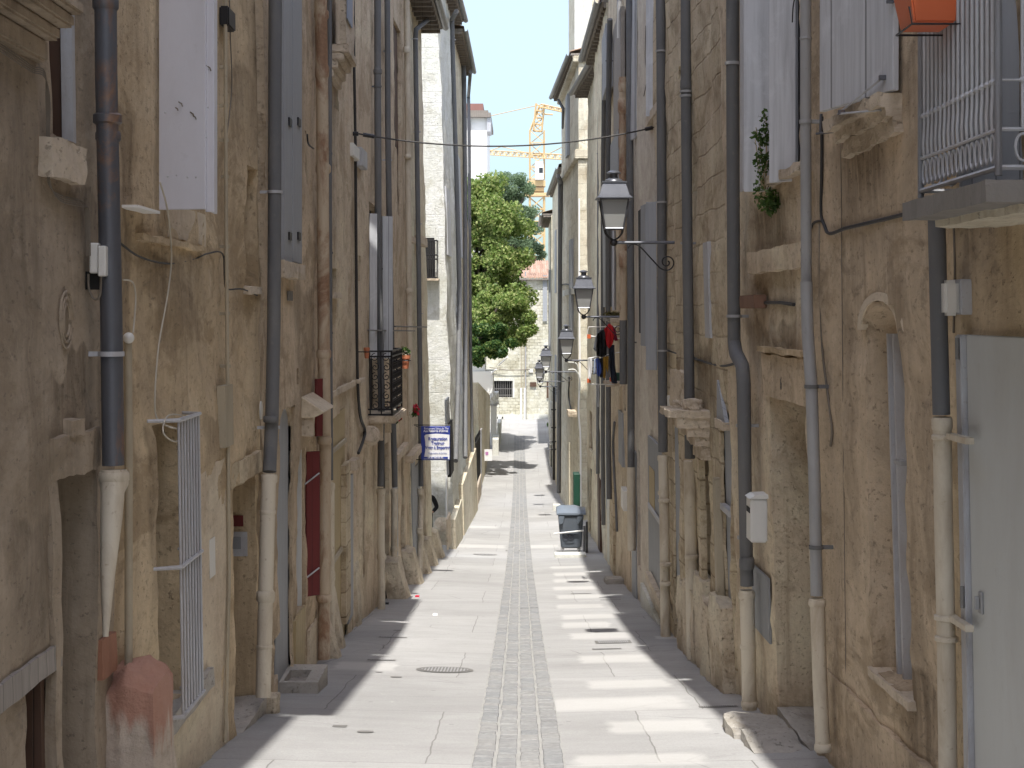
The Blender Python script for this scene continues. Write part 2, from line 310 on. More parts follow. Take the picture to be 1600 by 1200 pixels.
def empty(name, loc, label, cat, group=None):
    o = bpy.data.objects.new(name, None); COL.objects.link(o); o.location = loc; o.empty_display_size = .2
    RL[o.name] = Vector(loc); return tag(o, label, cat, group)
def quadbox(bm, c):          # c: 8 corners, bottom 4 then top 4
    v = [bm.verts.new(p) for p in c]
    for f in ((0,1,2,3),(7,6,5,4),(0,4,5,1),(1,5,6,2),(2,6,7,3),(3,7,4,0)): bm.faces.new([v[i] for i in f])
    return v
def box(bm, x0, x1, y0, y1, z0, z1):
    return quadbox(bm, [(x0,y0,z0),(x1,y0,z0),(x1,y1,z0),(x0,y1,z0),(x0,y0,z1),(x1,y0,z1),(x1,y1,z1),(x0,y1,z1)])
def bevel(bm, w, seg=1):
    bmesh.ops.bevel(bm, geom=list(bm.edges), offset=w, segments=seg, affect='EDGES', clamp_overlap=True)
def tube(bm, pts, r, n=8, cap=True):
    pts = [Vector(p) for p in pts]; rs = r if isinstance(r, (list, tuple)) else [r]*len(pts)
    T = [(pts[min(i+1, len(pts)-1)]-pts[max(i-1, 0)]).normalized() for i in range(len(pts))]
    up = Vector((0, 1, 0)) if abs(T[0].y) < .9 else Vector((1, 0, 0)); u = (up-T[0]*up.dot(T[0])).normalized(); rings = []
    for i, p in enumerate(pts):
        u = (u-T[i]*u.dot(T[i])); u = u.normalized() if u.length > 1e-6 else T[i].orthogonal().normalized(); w = T[i].cross(u)
        k = 1.0
        if 0 < i < len(pts)-1:
            a = (pts[i]-pts[i-1]).normalized().dot(T[i]); k = 1/max(a, .6)
        rings.append([bm.verts.new(p+(u*math.cos(2*math.pi*j/n)+w*math.sin(2*math.pi*j/n))*rs[i]*(k if k < 1.3 else 1.3)) for j in range(n)])
    for a, b in zip(rings, rings[1:]):
        for j in range(n): bm.faces.new([a[j], a[(j+1)%n], b[(j+1)%n], b[j]])
    if cap: bm.faces.new(rings[0]); bm.faces.new(rings[-1][::-1])
def smoothpath(pts, k=6):
    pts = [Vector(p) for p in pts]; out = []
    for i in range(len(pts)-1):
        p0, p1, p2, p3 = pts[max(i-1, 0)], pts[i], pts[i+1], pts[min(i+2, len(pts)-1)]
        for j in range(k):
            t = j/k; out.append(.5*((2*p1)+(p2-p0)*t+(2*p0-5*p1+4*p2-p3)*t*t+(3*p1-p0-3*p2+p3)*t**3))
    out.append(pts[-1]); return out
def rock(bm, c, size, seed=0, rough=.06, rnd=.5, sub=4, topround=True):
    b2 = bmesh.new(); bmesh.ops.create_cube(b2, size=2); bmesh.ops.subdivide_edges(b2, edges=b2.edges[:], cuts=2**sub//2, use_grid_fill=True)
    vs = []
    for v in b2.verts:
        p = v.co.copy(); s = p.normalized()*1.15
        w = rnd if (p.z > 0 or not topround) else rnd*max(0, 1+p.z)*.6
        p = p.lerp(s, w)
        d = mn.noise(p*1.3+Vector((seed*3.1, 0, 0)))*rough*2.2+mn.noise(p*4+Vector((seed*7.7, 2, 0)))*rough
        p *= 1+d
        vs.append(bm.verts.new(Vector((c[0]+p.x*size[0]/2, c[1]+p.y*size[1]/2, c[2]+(p.z+1)*size[2]/2))))
    b2.verts.index_update()
    for f in b2.faces: bm.faces.new([vs[v.index] for v in f.verts])
    b2.free()
def lathe(bm, c, prof, n=16):
    rings = []
    for r, z in prof: rings.append([bm.verts.new((c[0]+max(r, .0005)*math.cos(2*math.pi*j/n), c[1]+max(r, .0005)*math.sin(2*math.pi*j/n), c[2]+z)) for j in range(n)])
    for a, b in zip(rings, rings[1:]):
        for j in range(n): bm.faces.new([a[j], a[(j+1)%n], b[(j+1)%n], b[j]])
    bm.faces.new(rings[0][::-1]); bm.faces.new(rings[-1])

# ---------------------------------------------------------------- facades
class Bld:
    def __init__(s, name, label, side, Y0, Y1, A0, A1, lean, top, mat, over=.4, disp=.02, depth=7., tile=None, group=None, bottom=None, roof=True, gut=None, cat='house', soffz=0):
        s.sd, s.Y0, s.Y1, s.A0, s.A1, s.ln, s.top, s.mat, s.over, s.disp, s.depth = side, Y0, Y1, A0, A1, lean, top, mat, over, disp, depth
        s.holes = []; s.roofon = roof; s.tile = tile or TILE; s.gut = gut
        s.bot = bottom if bottom is not None else min(g(Y0), g(Y1))-.5
        ym = (Y0+Y1)/2; s.root = empty(name, (side*(s.A(ym)+.0), ym, g(ym)), label, cat, group)
    def A(s, Y, z=None):
        a = s.A0+(s.A1-s.A0)*(Y-s.Y0)/(s.Y1-s.Y0)
        return a if z is None else a+s.ln*(z+3)
    def hit(s, px, py, out=0.):
        u, v = abs(px-CX)/F, (HY-py)/F; m = (s.A1-s.A0)/(s.Y1-s.Y0)
        Y = (s.A0-m*s.Y0+3*s.ln-out)/(u-m-s.ln*v); return Y, v*Y
    def w(s, Y, z, out=0.): return Vector((s.sd*(s.A(Y, z)-out), Y, z))
    def hole(s, xn, xf, yt, yb, depth=.2, back=None, name='window', arch=0., sillw=0., far=True):
        xr = xf if far else xn
        Y1, zt = s.hit(xf, yt); _, zb = s.hit(xf, yb); Y0, _ = s.hit(xn, (yt+yb)/2)
        if not far:
            _, zt = s.hit(xn, yt); _, zb = s.hit(xn, yb)
        return s.holeM(Y0, Y1, zb, zt, depth, back, name, arch)
    def holeM(s, Y0, Y1, zb, zt, depth=.2, back=None, name='window', arch=0.):
        if Y0 > Y1: Y0, Y1 = Y1, Y0
        Y0, Y1 = max(Y0, s.Y0+.06), min(Y1, s.Y1-.06)
        s.holes.append((Y0, Y1, zb, zt, depth))
        if arch > 0:
            bm = newbm(); n = 8; ym = (Y0+Y1)/2
            for sg in (-1, 1):
                for i in range(n):
                    a0, a1 = math.pi/2*i/n, math.pi/2*(i+1)/n
                    def q(a): return ym+sg*(Y1-Y0)/2*math.sin(a), zt-arch+arch*math.cos(a)
                    (ya, za), (yb_, zb_) = q(a0), q(a1)
                    cs = [s.w(ya, za, .003), s.w(yb_, zb_, .003), s.w(yb_, zt+.02, .003), s.w(ya, zt+.02, .003)]
                    ds = [s.w(ya, za, -depth), s.w(yb_, zb_, -depth), s.w(yb_, zt+.02, -depth), s.w(ya, zt+.02, -depth)]
                    quadbox(bm, cs+ds)
            obj('arch_spandrel', bm, s.mat, s.root)
        if back is not None:
            bm = newbm(); s.fb(bm, Y0-.02, Y1+.02, zb-.02, zt+.02, -depth-.05, -depth+.0)
            p = obj(name, bm, back, s.root)
            return (Y0, Y1, zb, zt, p)
        return (Y0, Y1, zb, zt, None)
    def fb(s, bm, Y0, Y1, z0, z1, o0, o1):
        return quadbox(bm, [s.w(Y0,z0,o0), s.w(Y1,z0,o0), s.w(Y1,z0,o1), s.w(Y0,z0,o1), s.w(Y0,z1,o0), s.w(Y1,z1,o0), s.w(Y1,z1,o1), s.w(Y0,z1,o1)])
    def part(s, name, mat, Y0, Y1, z0, z1, o0, o1, bv=0., parent=None, rough=0.):
        bm = newbm(); s.fb(bm, Y0, Y1, z0, z1, o0, o1)
        if rough > 0:
            L = max(Y1-Y0, z1-z0); bmesh.ops.subdivide_edges(bm, edges=bm.edges[:], cuts=max(2, min(14, int(L/.05))), use_grid_fill=True)
            for v in bm.verts: v.co += Vector([mn.noise(v.co*4+Vector((k*9.1, 0, 0)))*rough for k in range(3)])+Vector([mn.noise(v.co*14+Vector((k*5.1, 3, 0)))*rough*.5 for k in range(3)])
        elif bv > 0: bevel(bm, bv, 2)
        return obj(name, bm, mat, parent or s.root, smooth=rough > 0)
    def ppx(s, name, mat, xn, xf, yt, yb, o0, o1, bv=0., parent=None, rough=0., oref=None):
        if mat in (DARK, DWOOD) and name in ('window', 'putlog_recess', 'cellar_grille'):
            if xn != xf and abs(xn-CX) < abs(xf-CX): xn, xf = xf, xn
            return s.hole(xn, xf, yt, yb, .07, mat, name)[4]
        oo = o1 if oref is None else oref
        Y1, zt = s.hit(xf, yt, oo); _, zb = s.hit(xf, yb, oo); Y0, _ = s.hit(xn, (yt+yb)/2, oo)
        return s.part(name, mat, Y0, Y1, zb, zt, o0, o1, bv, parent, rough)
    def pipe(s, pts, r, mat, out=.1, rings=(), name='drainpipe', clamps=(), parent=None, ringmat=None, n=12):
        bm = newbm(); W = []
        for p in pts:
            o = p[2] if len(p) > 2 else out
            Y, z = s.hit(p[0], p[1], o); W.append(s.w(Y, z, o))
        if pts[0][1] < 0 and not isinstance(r, list): W.insert(0, s.w(W[0].y, s.top-.05, pts[0][2] if len(pts[0]) > 2 else out))
        tube(bm, W, r, n)
        r = max(r) if isinstance(r, list) else r
        for (px, py, h, k) in rings:
            Y, z = s.hit(px, py, out); c = s.w(Y, z, out); dz = h
            tube(bm, [c+Vector((0,0,dz/2)), c+Vector((0,0,dz*.3)), c-Vector((0,0,dz*.3)), c-Vector((0,0,dz/2))], [r*1.02, r*k, r*k, r*1.02], n)
        pp = obj(name, bm, mat, parent or s.root, smooth=True)
        for (px, py) in clamps:
            Y, z = s.hit(px, py, out); c = s.w(Y, z, out); bm = newbm()
            tube(bm, [c+Vector((0,0,.012)), c-Vector((0,0,.012))], r*1.18, n); s.fb(bm, Y-.012, Y+.012, z-.012, z+.012, -.02, out-r)
            obj('clamp', bm, ringmat or mat, pp, smooth=True)
        return pp
    def panel(s, name, mat, pa, pb, th=.03, parent=None, sub=()):   # pa=(px,Y,pyb,pyt) pb=(px,Y): an upright leaf between two plan points
        A = P(pa[0], 0, pa[1]); B = P(pb[0], 0, pb[1]); z0 = (HY-pa[2])*pa[1]/F; z1 = pa[3]
        d = (B-A); d.z = 0; n = Vector((d.y, -d.x, 0)).normalized()*th/2; bm = newbm()
        f = lambda p, z: Vector((p.x, p.y, z))
        quadbox(bm, [f(A-n,z0), f(B-n,z0), f(B+n,z0), f(A+n,z0), f(A-n,z1), f(B-n,z1), f(B+n,z1), f(A+n,z1)]); bevel(bm, .004)
        return obj(name, bm, mat, parent or s.root)
    def finish(s):
        ys = {s.Y0, s.Y1}; zs = {s.bot, s.top}
        for h in s.holes: ys |= {h[0], h[1]}; zs |= {h[2], h[3]}
        def fill(vals, step):
            v = sorted(vals); v2 = [v[0]]
            for x in v[1:]:
                if x-v2[-1] > 1e-4: v2.append(x)
            o = []
            for a, b in zip(v2, v2[1:]):
                st = step((a+b)/2); k = max(1, int(math.ceil((b-a)/st))); o += [a+(b-a)*i/k for i in range(k)]
            return o+[v2[-1]]
        sc = .09 if s.Y0 < 25 else (.16 if s.Y0 < 50 else .4)
        Y = fill(ys, lambda y: sc); ztop = 520*s.Y1/F
        Z = fill(zs, lambda z: sc if z < ztop else 1.)
        Y = [y for y in Y if s.Y0-1e-6 <= y <= s.Y1+1e-6]
        bm = newbm(); cache = {}
        def co(y, z, o=0.):
            q = Vector((y*.9, z*.9, s.Y0)); q2 = Vector((y*4, z*4, s.Y0)); q3 = Vector((y*11, z*11, 3))
            e = s.disp*(1.6*mn.noise(q)+.7*mn.noise(q2)+.35*mn.noise(q3))
            jy = jz = 0
            if s.Y0+.05 < y < s.Y1-.05: jy = .3*s.disp*mn.noise(q3+Vector((9, 0, 0)))+.35*s.disp*mn.noise(q2+Vector((5, 0, 0))); jz = .3*s.disp*mn.noise(q3+Vector((0, 9, 0)))
            return s.w(y+jy, z+jz, o+e)
        def vt(i, j):
            if (i, j) not in cache: cache[(i, j)] = bm.verts.new(co(Y[i], Z[j]))
            return cache[(i, j)]
        def inside(y, z):
            for h in s.holes:
                if h[0] < y < h[1] and h[2] < z < h[3]: return h
            return None
        ins = [[inside((Y[i]+Y[i+1])/2, (Z[j]+Z[j+1])/2) for j in range(len(Z)-1)] for i in range(len(Y)-1)]
        def deep(i, j, d):
            k = (i, j, d)
            if k not in cache: cache[k] = bm.verts.new(co(Y[i], Z[j], -d))
            return cache[k]
        for i in range(len(Y)-1):
            for j in range(len(Z)-1):
                if ins[i][j] is None: bm.faces.new([vt(i,j), vt(i+1,j), vt(i+1,j+1), vt(i,j+1)])
                else:
                    d = ins[i][j][4]
                    for (a, b, ni, nj) in (((i,j),(i,j+1),i-1,j), ((i+1,j),(i+1,j+1),i+1,j), ((i,j),(i+1,j),i,j-1), ((i,j+1),(i+1,j+1),i,j+1)):
                        if 0 <= ni < len(Y)-1 and 0 <= nj < len(Z)-1 and ins[ni][nj] is not None: continue
                        A, B = vt(*a), vt(*b); prev = (A, B)
                        ns = max(1, int(d/.08)) if s.Y0 < 25 else 1
                        for q in range(1, ns+1):
                            cur = (deep(*a, d*q/ns), deep(*b, d*q/ns)); bm.faces.new([prev[0], prev[1], cur[1], cur[0]]); prev = cur
        # body behind the facade
        D = -s.depth
        def col(i): return [vt(i, j) for j in range(len(Z))]
        for i, yy in ((0, s.Y0), (len(Y)-1, s.Y1)):
            c = col(i); bt = bm.verts.new(s.w(yy, s.bot, D)); tp = bm.verts.new(s.w(yy, s.top, D))
            bm.faces.new(c+[tp, bt]); cache[('b', i)] = (bt, tp)
        b0, t0 = cache[('b', 0)]; b1, t1 = cache[('b', len(Y)-1)]
        bm.faces.new([b0, t0, t1, b1]); bm.faces.new([vt(i, len(Z)-1) for i in range(len(Y))]+[t1, t0])
        if getattr(s, 'grime', None): s.mat = grimy(s.mat, s.mat.name+'_grimy', s.sd, Vector(RL[s.root.name]), s.grime)
        w_ = obj('wall', bm, s.mat, s.root, smooth=True)
        if s.roofon: s.make_roof()
        return w_
    def make_roof(s):
        ov = s.over; g0, g1 = s.gut or (ov, ov); bm = newbm(); n = max(2, int((s.Y1-s.Y0)/.055)); m = 8; sl = .28
        per = .22
        def zz(o, y, t): return s.top+.12+sl*(ov-o)+.045*abs(math.sin(math.pi*y/per))+t
        rows = []
        for i in range(n+1):
            y = s.Y0-.02+(s.Y1-s.Y0+.04)*i/n; o_ = g0+(g1-g0)*i/n; r = []
            for j in range(m+1):
                o = o_-(o_+s.depth*.8)*j/m; r.append(bm.verts.new(s.w(y, s.top, 0)+Vector((-s.sd*o, 0, zz(o, y, 0)-s.top))))
            o = o_; r.append(bm.verts.new(s.w(y, s.top, 0)+Vector((-s.sd*o, 0, .08)))); rows.append(r)
        for a, b in zip(rows, rows[1:]):
            for j in range(m): bm.faces.new([a[j], b[j], b[j+1], a[j+1]])
            bm.faces.new([a[0], b[0], b[m+1], a[m+1]])
        rf = obj('roof', bm, s.tile, s.root, smooth=True)
        bm = newbm(); e = .03
        quadbox(bm, [s.w(s.Y0,s.top+.005,g0-e), s.w(s.Y1,s.top+.005,g1-e), s.w(s.Y1,s.top+.005,-.3), s.w(s.Y0,s.top+.005,-.3), s.w(s.Y0,s.top+.08,g0-e), s.w(s.Y1,s.top+.08,g1-e), s.w(s.Y1,s.top+.08,-.3), s.w(s.Y0,s.top+.08,-.3)])
        k = int((s.Y1-s.Y0)/.55)
        for i in range(k+1):
            y = s.Y0+.06+(s.Y1-s.Y0-.12)*i/max(1, k); o = g0+(g1-g0)*i/max(1, k)
            s.fb(bm, y-.04, y+.04, s.top-.1, s.top+.003, -.05, o-.08)
        obj('soffit', bm, SOFF, rf)
        bm = newbm(); m2 = 8; rr = .085
        prev = None
        for i in (0, 1):
            y = (s.Y0, s.Y1)[i]; o = (g0, g1)[i]; c = s.w(y, s.top+.06, o+rr*.6); ring = []
            for j in range(m2+1):
                a = math.pi+math.pi*j/m2; ring.append(bm.verts.new(c+Vector((rr*math.cos(a), 0, rr*math.sin(a)))))
            for j in range(m2+1):
                a = 2*math.pi-math.pi*j/m2; ring.append(bm.verts.new(c+Vector((rr*.88*math.cos(a), 0, rr*.88*math.sin(a)))))
            if prev:
                for j in range(len(ring)): bm.faces.new([prev[j], prev[(j+1)%len(ring)], ring[(j+1)%len(ring)], ring[j]])
            else: first = ring
            prev = ring
        for e_ in (first, prev):
            for j in range(m2): bm.faces.new([e_[j], e_[j+1], e_[2*m2-j], e_[2*m2+1-j]])
        obj('gutter', bm, GUTT, rf, smooth=True)

def cable(name, label, pts, r, mat, cat='cable', n=6, k=6):
    bm = newbm(); tube(bm, smoothpath(pts, k), r, n); return tag(obj(name, bm, mat, None, True, loc=pts[0]), label, cat)
def wcable(b, px, r, mat, name='cable', out=.012, k=5, parent=None):
    W = []
    for p in px:
        o = p[2] if len(p) > 2 else out
        Y, z = b.hit(p[0], p[1], o); W.append(b.w(Y, z, o))
    bm = newbm(); tube(bm, smoothpath(W, k), r, 6); return obj(name, bm, mat, parent or b.root, smooth=True)

# ================================================================= SETTING
bm = newbm(); xs = [-400,-60,-20,-8]+[-4+i*.25 for i in range(33)]+[8,20,60,400]; ys = [-60,-20,0]+[4+i*.5 for i in range(220)]+[130,200,500,1200]
vv = [[bm.verts.new((x, y, g(y)+(.05*min(1, abs(x)/2.) if abs(x) < 4 else .05))) for x in xs] for y in ys]
for a, b in zip(vv, vv[1:]):
    for i in range(len(xs)-1): bm.faces.new([a[i], a[i+1], b[i+1], b[i]])
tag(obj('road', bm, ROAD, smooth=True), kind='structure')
def gz(x, y): return g(y)+.05*min(1, abs(x)/2.)
# cobbled gutter down the middle: four columns of setts in a mortar bed
def gut_c(y): return (-.01 if y < 60 else -.01+.0*(y-60))
bm = newbm(); prev = None
for i in range(0, 460):
    y = 4+i*.2; cx = gut_c(y); r = [bm.verts.new((cx+dx, y, gz(cx+dx, y)+.006)) for dx in (-.32, -.1, .1, .32)]
    if prev:
        for j in range(3): bm.faces.new([prev[j], prev[j+1], r[j+1], r[j]])
    prev = r
tag(obj('gutter_bed', bm, JOINT), kind='structure')
bm = newbm()
for c in range(4):
    y = 4.0+random.random()*.2
    while y < 95:
        L = random.uniform(.15, .34); w = .152; x0 = gut_c(y)-.312+c*.158+random.uniform(-.006, .006); h = random.uniform(.012, .02)
        gp = .006+random.random()*.006
        a = [(x0+gp, y+gp), (x0+w-gp*.5, y+gp), (x0+w-gp*.5, y+L-gp), (x0+gp, y+L-gp)]
        t0 = random.uniform(-.004, .004)
        lo = [bm.verts.new((p[0], p[1], gz(*p)+.004)) for p in a]
        hi = [bm.verts.new((p[0]+(.008 if i in (0, 3) else -.008), p[1]+(.008 if i < 2 else -.008), gz(*p)+h+(t0 if i < 2 else -t0))) for i, p in enumerate(a)]
        bm.faces.new(hi)
        for i in range(4): bm.faces.new([lo[i], lo[(i+1)%4], hi[(i+1)%4], hi[i]])
        y += L
tag(obj('cobbled_gutter', bm, SETT), kind='structure')
# ================================================================= LEFT ROW
def H(Y): return g(Y)
for nm, lb, sd, A in (('house','grey rendered house beside the viewer on the left',-1,2.05),('house','ochre rendered house beside the viewer on the right',1,2.2)):
    b = Bld(nm, lb, sd, -3, 4.47 if sd < 0 else 4.17, A, A, 0, 6., GREYW if sd < 0 else OCHRE2, .5, disp=.01); b.finish()

# --- L1
b = L1 = Bld('house', 'nearest grey-brown streaked house on the left with a deep stone doorway', -1, 4.5, 8.35, 2.06, 2.1, .015, 6.2, GREYW, 0.3, disp=.022)
b.grime = []
for (a_, c_, t_, bo, k_) in [(0, 60, 110, 700, 0.5), (90, 170, 290, 480, 0.7), (60, 150, 560, 700, 0.8), (150, 175, 200, 1100, 0.9), (0, 90, 800, 1150, 0.5)]:
    ya_, yb_ = b.hit(a_, (t_+bo)/2)[0], b.hit(c_, (t_+bo)/2)[0]; zt_ = b.hit((a_+c_)/2, t_)[1]; zb_ = b.hit((a_+c_)/2, bo)[1]; b.grime.append((min(ya_, yb_), max(ya_, yb_), zt_, zb_, k_))
hw = b.hole(78, 113, -140, 222, .13, DARK, 'window')
b.part('window_frame', DWOOD, hw[1]-.03, hw[1]-.015, hw[2], hw[3], -.125, -.06, parent=hw[4]); b.part('window_frame', GREYI, hw[1]-.06, hw[1]-.01, hw[2], hw[3], -.05, .005, parent=hw[4])
b.ppx('sill', CARVED, 84, 134, 232, 288, -.02, .07, rough=.02)
hd = b.hole(88, 145, 728, 1400, .28, DARK, 'door')
b.part('lintel', GREYW, hd[0]-.1, hd[1]+.03, hd[3]-.0, hd[3]+.2, -.02, .035, rough=.02)
b.part('jamb', GREYW, hd[0]-.13, hd[0]-.005, -3.4, hd[3], -.02, .03, rough=.02)
b.part('keystone', GREYW, hd[0]+.15, hd[0]+.36, hd[3]+.19, hd[3]+.26, -.02, .05, rough=.02)
hc = b.hole(38, 80, 1040, 1400, .2, DARK, 'cellar_hatch', far=True)
b.part('beam', GWOOD, 5.6, hc[1]+.06, hc[3]-.01, hc[3]+.1, -.02, .03, rough=.01)
b.part('post', DWOOD, hc[1]-.1, hc[1]-.04, hc[2], hc[3], -.12, -.02, parent=hc[4])
Y, z = b.hit(30, 40); bm = newbm()
for (za, zb_, o) in ((z-.12, z-.02, .05), (z-.02, z+.04, .1), (z+.04, z+.1, .16), (z+.1, z+.16, .2)): b.fb(bm, 5.2, Y+.25+o*.3, za, zb_, -.02, o)
bevel(bm, .012, 2); obj('cornice', bm, GREYW, b.root)
for k in range(4):
    wcable(b, [(-30,50+k*6),(0,68+k*4),(30,88+k*4),(52,104+k*3),(70,112+k*3),(72+k*2,160),(73+k,240),(76+k,288),(95,305+k*3),(128,314+k*3),(133+k*2,330),(135+k*2,400)], .0028, CABLEB, out=.03+.003*k)
bm = newbm(); Y, z = b.hit(100, 500); c = b.w(Y, z, .0); 
for i in range(3):
    pts = [c+Vector((.012, (.05+.03*i)*math.cos(a*.4), (.075+.03*i)*math.sin(a*.4))) for a in range(16)]; tube(bm, pts, .006, 6)
obj('medallion', bm, GREYW, b.root, smooth=True)
b.finish()
# meter box and its cable loop
e = empty('junction_box', P(156, 405, 7.95), 'small white junction box beside the rusty drainpipe on the left wall', 'junction box')
bm = newbm(); c = P(156, 405, 7.9)
for (x0, x1, z0, z1, y0) in ((-.045,.0,-.07,.08,-.03),(0,.04,-.085,.065,-.045)): box(bm, c.x+x0, c.x+x1, c.y+y0, c.y+.06, c.z+z0, c.z+z1)
bevel(bm, .006); obj('box_cover', bm, WHITEP, e)
bm = newbm(); tube(bm, smoothpath([P(138,428,7.9),P(139,452,7.9),P(147,467,7.9),P(156,462,7.9),P(158,430,7.9)]), .006, 6); obj('cable', bm, CABLEB, e, smooth=True)
bm = newbm(); box(bm, c.x-.09, c.x+.03, c.y+.02, c.y+.05, c.z-.15, c.z-.06); obj('backing_plate', bm, DARK, e)

# --- L2
b = L2 = Bld('house', 'pitted ochre left house with a tall white folded shutter and a barred window', -1, 8.37, 13.3, 2.1, 2.13, .015, 6.3, OCHRE, 0.6, disp=.03)
b.grime = []
for (a_, c_, t_, bo, k_) in [(188, 215, 150, 1100, 0.75), (215, 330, 395, 600, 0.7), (395, 412, 0, 460, 0.95), (355, 400, 100, 300, 0.6), (225, 245, 650, 1100, 0.7), (310, 350, 640, 760, 0.6), (240, 330, 1090, 1250, 0.7)]:
    ya_, yb_ = b.hit(a_, (t_+bo)/2)[0], b.hit(c_, (t_+bo)/2)[0]; zt_ = b.hit((a_+c_)/2, t_)[1]; zb_ = b.hit((a_+c_)/2, bo)[1]; b.grime.append((min(ya_, yb_), max(ya_, yb_), zt_, zb_, k_))
b.pipe([(163,-60),(165,0),(166,120),(170,300),(174,500),(177,727)], .056, ZINCR, .11, rings=[(165,5,.07,1.18),(168,186,.06,1.3),(169,213,.05,1.15)], clamps=[(174,553)], ringmat=GREYI)
b.pipe([(178,734),(178,741),(178,755),(176,768),(174,810),(168,900),(165,995)], [.066,.07,.07,.058,.055,.036,.014], CREAM, .11, rings=[(178,745,.05,1.1)], name='drainpipe_shoe')
b.part('terracotta_patch', RUSTT, *sorted((b.hit(152,1000)[0], b.hit(172,1000)[0])), b.hit(172,1045)[1], b.hit(165,992)[1], -.01, .03, rough=.012)
b.pipe([(200,526),(201,700),(201,1040)], .022, BEIGE, .05, name='conduit')
bm = newbm(); bmesh.ops.create_uvsphere(bm, u_segments=14, v_segments=8, radius=.03); bmesh.ops.translate(bm, verts=bm.verts, vec=b.w(b.hit(198,526,.05)[0], b.hit(198,528,.05)[1], .06)); obj('cap', bm, WHITEP, b.root, smooth=True)
wcable(b, [(192,437),(208,442),(212,470),(208,520)], .005, CABLEW); wcable(b, [(188,380),(220,402),(265,412),(305,404),(325,396),(348,397),(352,440)], .006, CABLE)
wcable(b, [(250,285,.25),(262,330,.2),(268,400,.05),(262,460,.03),(248,540,.02),(242,620,.02),(246,655,.03),(268,668,.14),(290,672,.14),(275,690,.14),(255,676,.1),(262,650,.1),(285,650,.14),(288,664,.14)], .005, CABLEW)
# folded white metal shutter standing out from the wall
zt = 3.2
Yh = 9.5; p = b.panel('shutter', SHM, (249, Yh, 328, zt), (322, Yh-.05), .02)
b.panel('shutter_leaf', SHM, (322, Yh-.05, 331, zt), (332, Yh-.01), .02, parent=p); b.panel('shutter_leaf', SHM, (332, Yh-.01, 332, zt), (337, Yh+.15), .02, parent=p)
bm = newbm()
for (px, py) in ((262,276),(276,274),(293,277),(306,277),(320,272),(258,176),(325,168),(322,215),(320,47),(326,108)):
    c = P(px, py, Yh-.05); bmesh.ops.create_uvsphere(bm, u_segments=6, v_segments=4, radius=.006, matrix=__import__('mathutils').Matrix.Translation(c))
obj('rivet', bm, GREYI, p)
bm = newbm()
for (px, py, r) in ((282,162,.012),(276,170,.008),(300,178,.012),(304,183,.01),(326,106,.014)):
    c = P(px, py, Yh-.05); tube(bm, [c+Vector((-r, 0, r)), c+Vector((r*.5, 0, 0)), c+Vector((r, 0, -r*1.4))], .004, 5)
obj('scuff_mark', bm, CABLEB, p)
b.ppx('sill', WHITEB, 216, 250, 330, 334, -.02, .1)
b.ppx('plaster_patch', PLAST, 262, 322, 336, 384, -.03, .012, rough=.01)
b.ppx('ledge', OCHRE, 225, 320, 386, 394, -.02, .04, rough=.02)
hg = b.hole(240, 284, 650, 1085, .3, DARK, 'window')
Yn, Yf = hg[0], b.hit(318, 850)[0]
b.ppx('plaster_panel', PLAST, 305, 352, 715, 1230, -.03, .02, rough=.008)
b.part('sill', CONC, hg[0]-.02, Yf, hg[2]-.12, hg[2]-.0, -.28, .06, rough=.01)
b.part('parapet_wall', PLAST, hg[0]-.02, Yf, -3.7, hg[2]-.12, -.02, .035, rough=.01)
bm = newbm(); zt_, zb_ = b.hit(300, 648, .14)[1], b.hit(300, 1095, .14)[1]
ya, yb = b.hit(282, 850, .16)[0], b.hit(313, 850, .16)[0]
for i in range(8):
    y = ya+(yb-ya)*i/7; tube(bm, [b.w(y, zb_, .16), b.w(y, zt_, .16)], .0085, 7)
gr = obj('grille', bm, GREYI, b.root, smooth=True)
for zz in (zt_, b.hit(300, 868, .14)[1], zb_):
    bm = newbm(); tube(bm, [b.w(ya-.1, zz, 0), b.w(ya-.02, zz, .165), b.w(yb+.03, zz, .165), b.w(yb+.12, zz, 0)], .011, 6); obj('grille_rail', bm, GREYI, gr)
b.pipe([(352,-40),(353,300),(356,640),(358,900),(352,1160)], .014, BEIGE, .04, name='conduit', clamps=[(353,105),(353,165),(354,219),(354,276),(355,385),(356,490),(357,572)])
b.ppx('conduit_cover', BEIGE, 352, 364, 600, 695, .0, .06, bv=.004)
wcable(b, [(350,400),(351,440),(356,452),(380,452),(410,466)], .006, CABLE); wcable(b, [(358,-20,.03),(360,60,.03),(362,140,.02),(352,230,.02)], .005, CABLEB)
b.ppx('black_fitting', BLACKM, 358, 368, 20, 50, 0, .07, bv=.01)
hn = b.hole(384, 409, 272, 450, .25, OCHRE2, 'niche'); b.part('sill', CARVED, hn[0]-.03, hn[1]+.03, hn[2]-.06, hn[2], -.05, .04, rough=.012)
h2 = b.hole(362, 402, 735, 1200, .45, DWOOD, 'door'); b.part('lintel', STONE, h2[0]-.1, h2[1]+.03, h2[3]-.01, h2[3]+.17, -.04, .03, rough=.015)
b.part('step', CONC, h2[0]-.03, h2[1]-.02, -4, H(h2[1])+.19, -.4, .05, rough=.015)
ic = b.part('intercom', GREYI, h2[1]-.012, h2[1]-.002, *(lambda a: (a-.2, a))(b.hit(402, 832)[1]), -.26, -.09); b.part('intercom_screen', DGREY, h2[1]-.018, h2[1]-.013, *(lambda a: (a-.14, a-.04))(b.hit(402, 832)[1]), -.22, -.14, parent=ic)
b.part('letter_flap', REDW, h2[1]-.012, h2[1]-.002, *(lambda a: (a-.09, a))(b.hit(402, 806)[1]), -.24, -.12)
b.ppx('paper_notice', WHITEP, 328, 336, 838, 898, .022, .026)
b.finish()
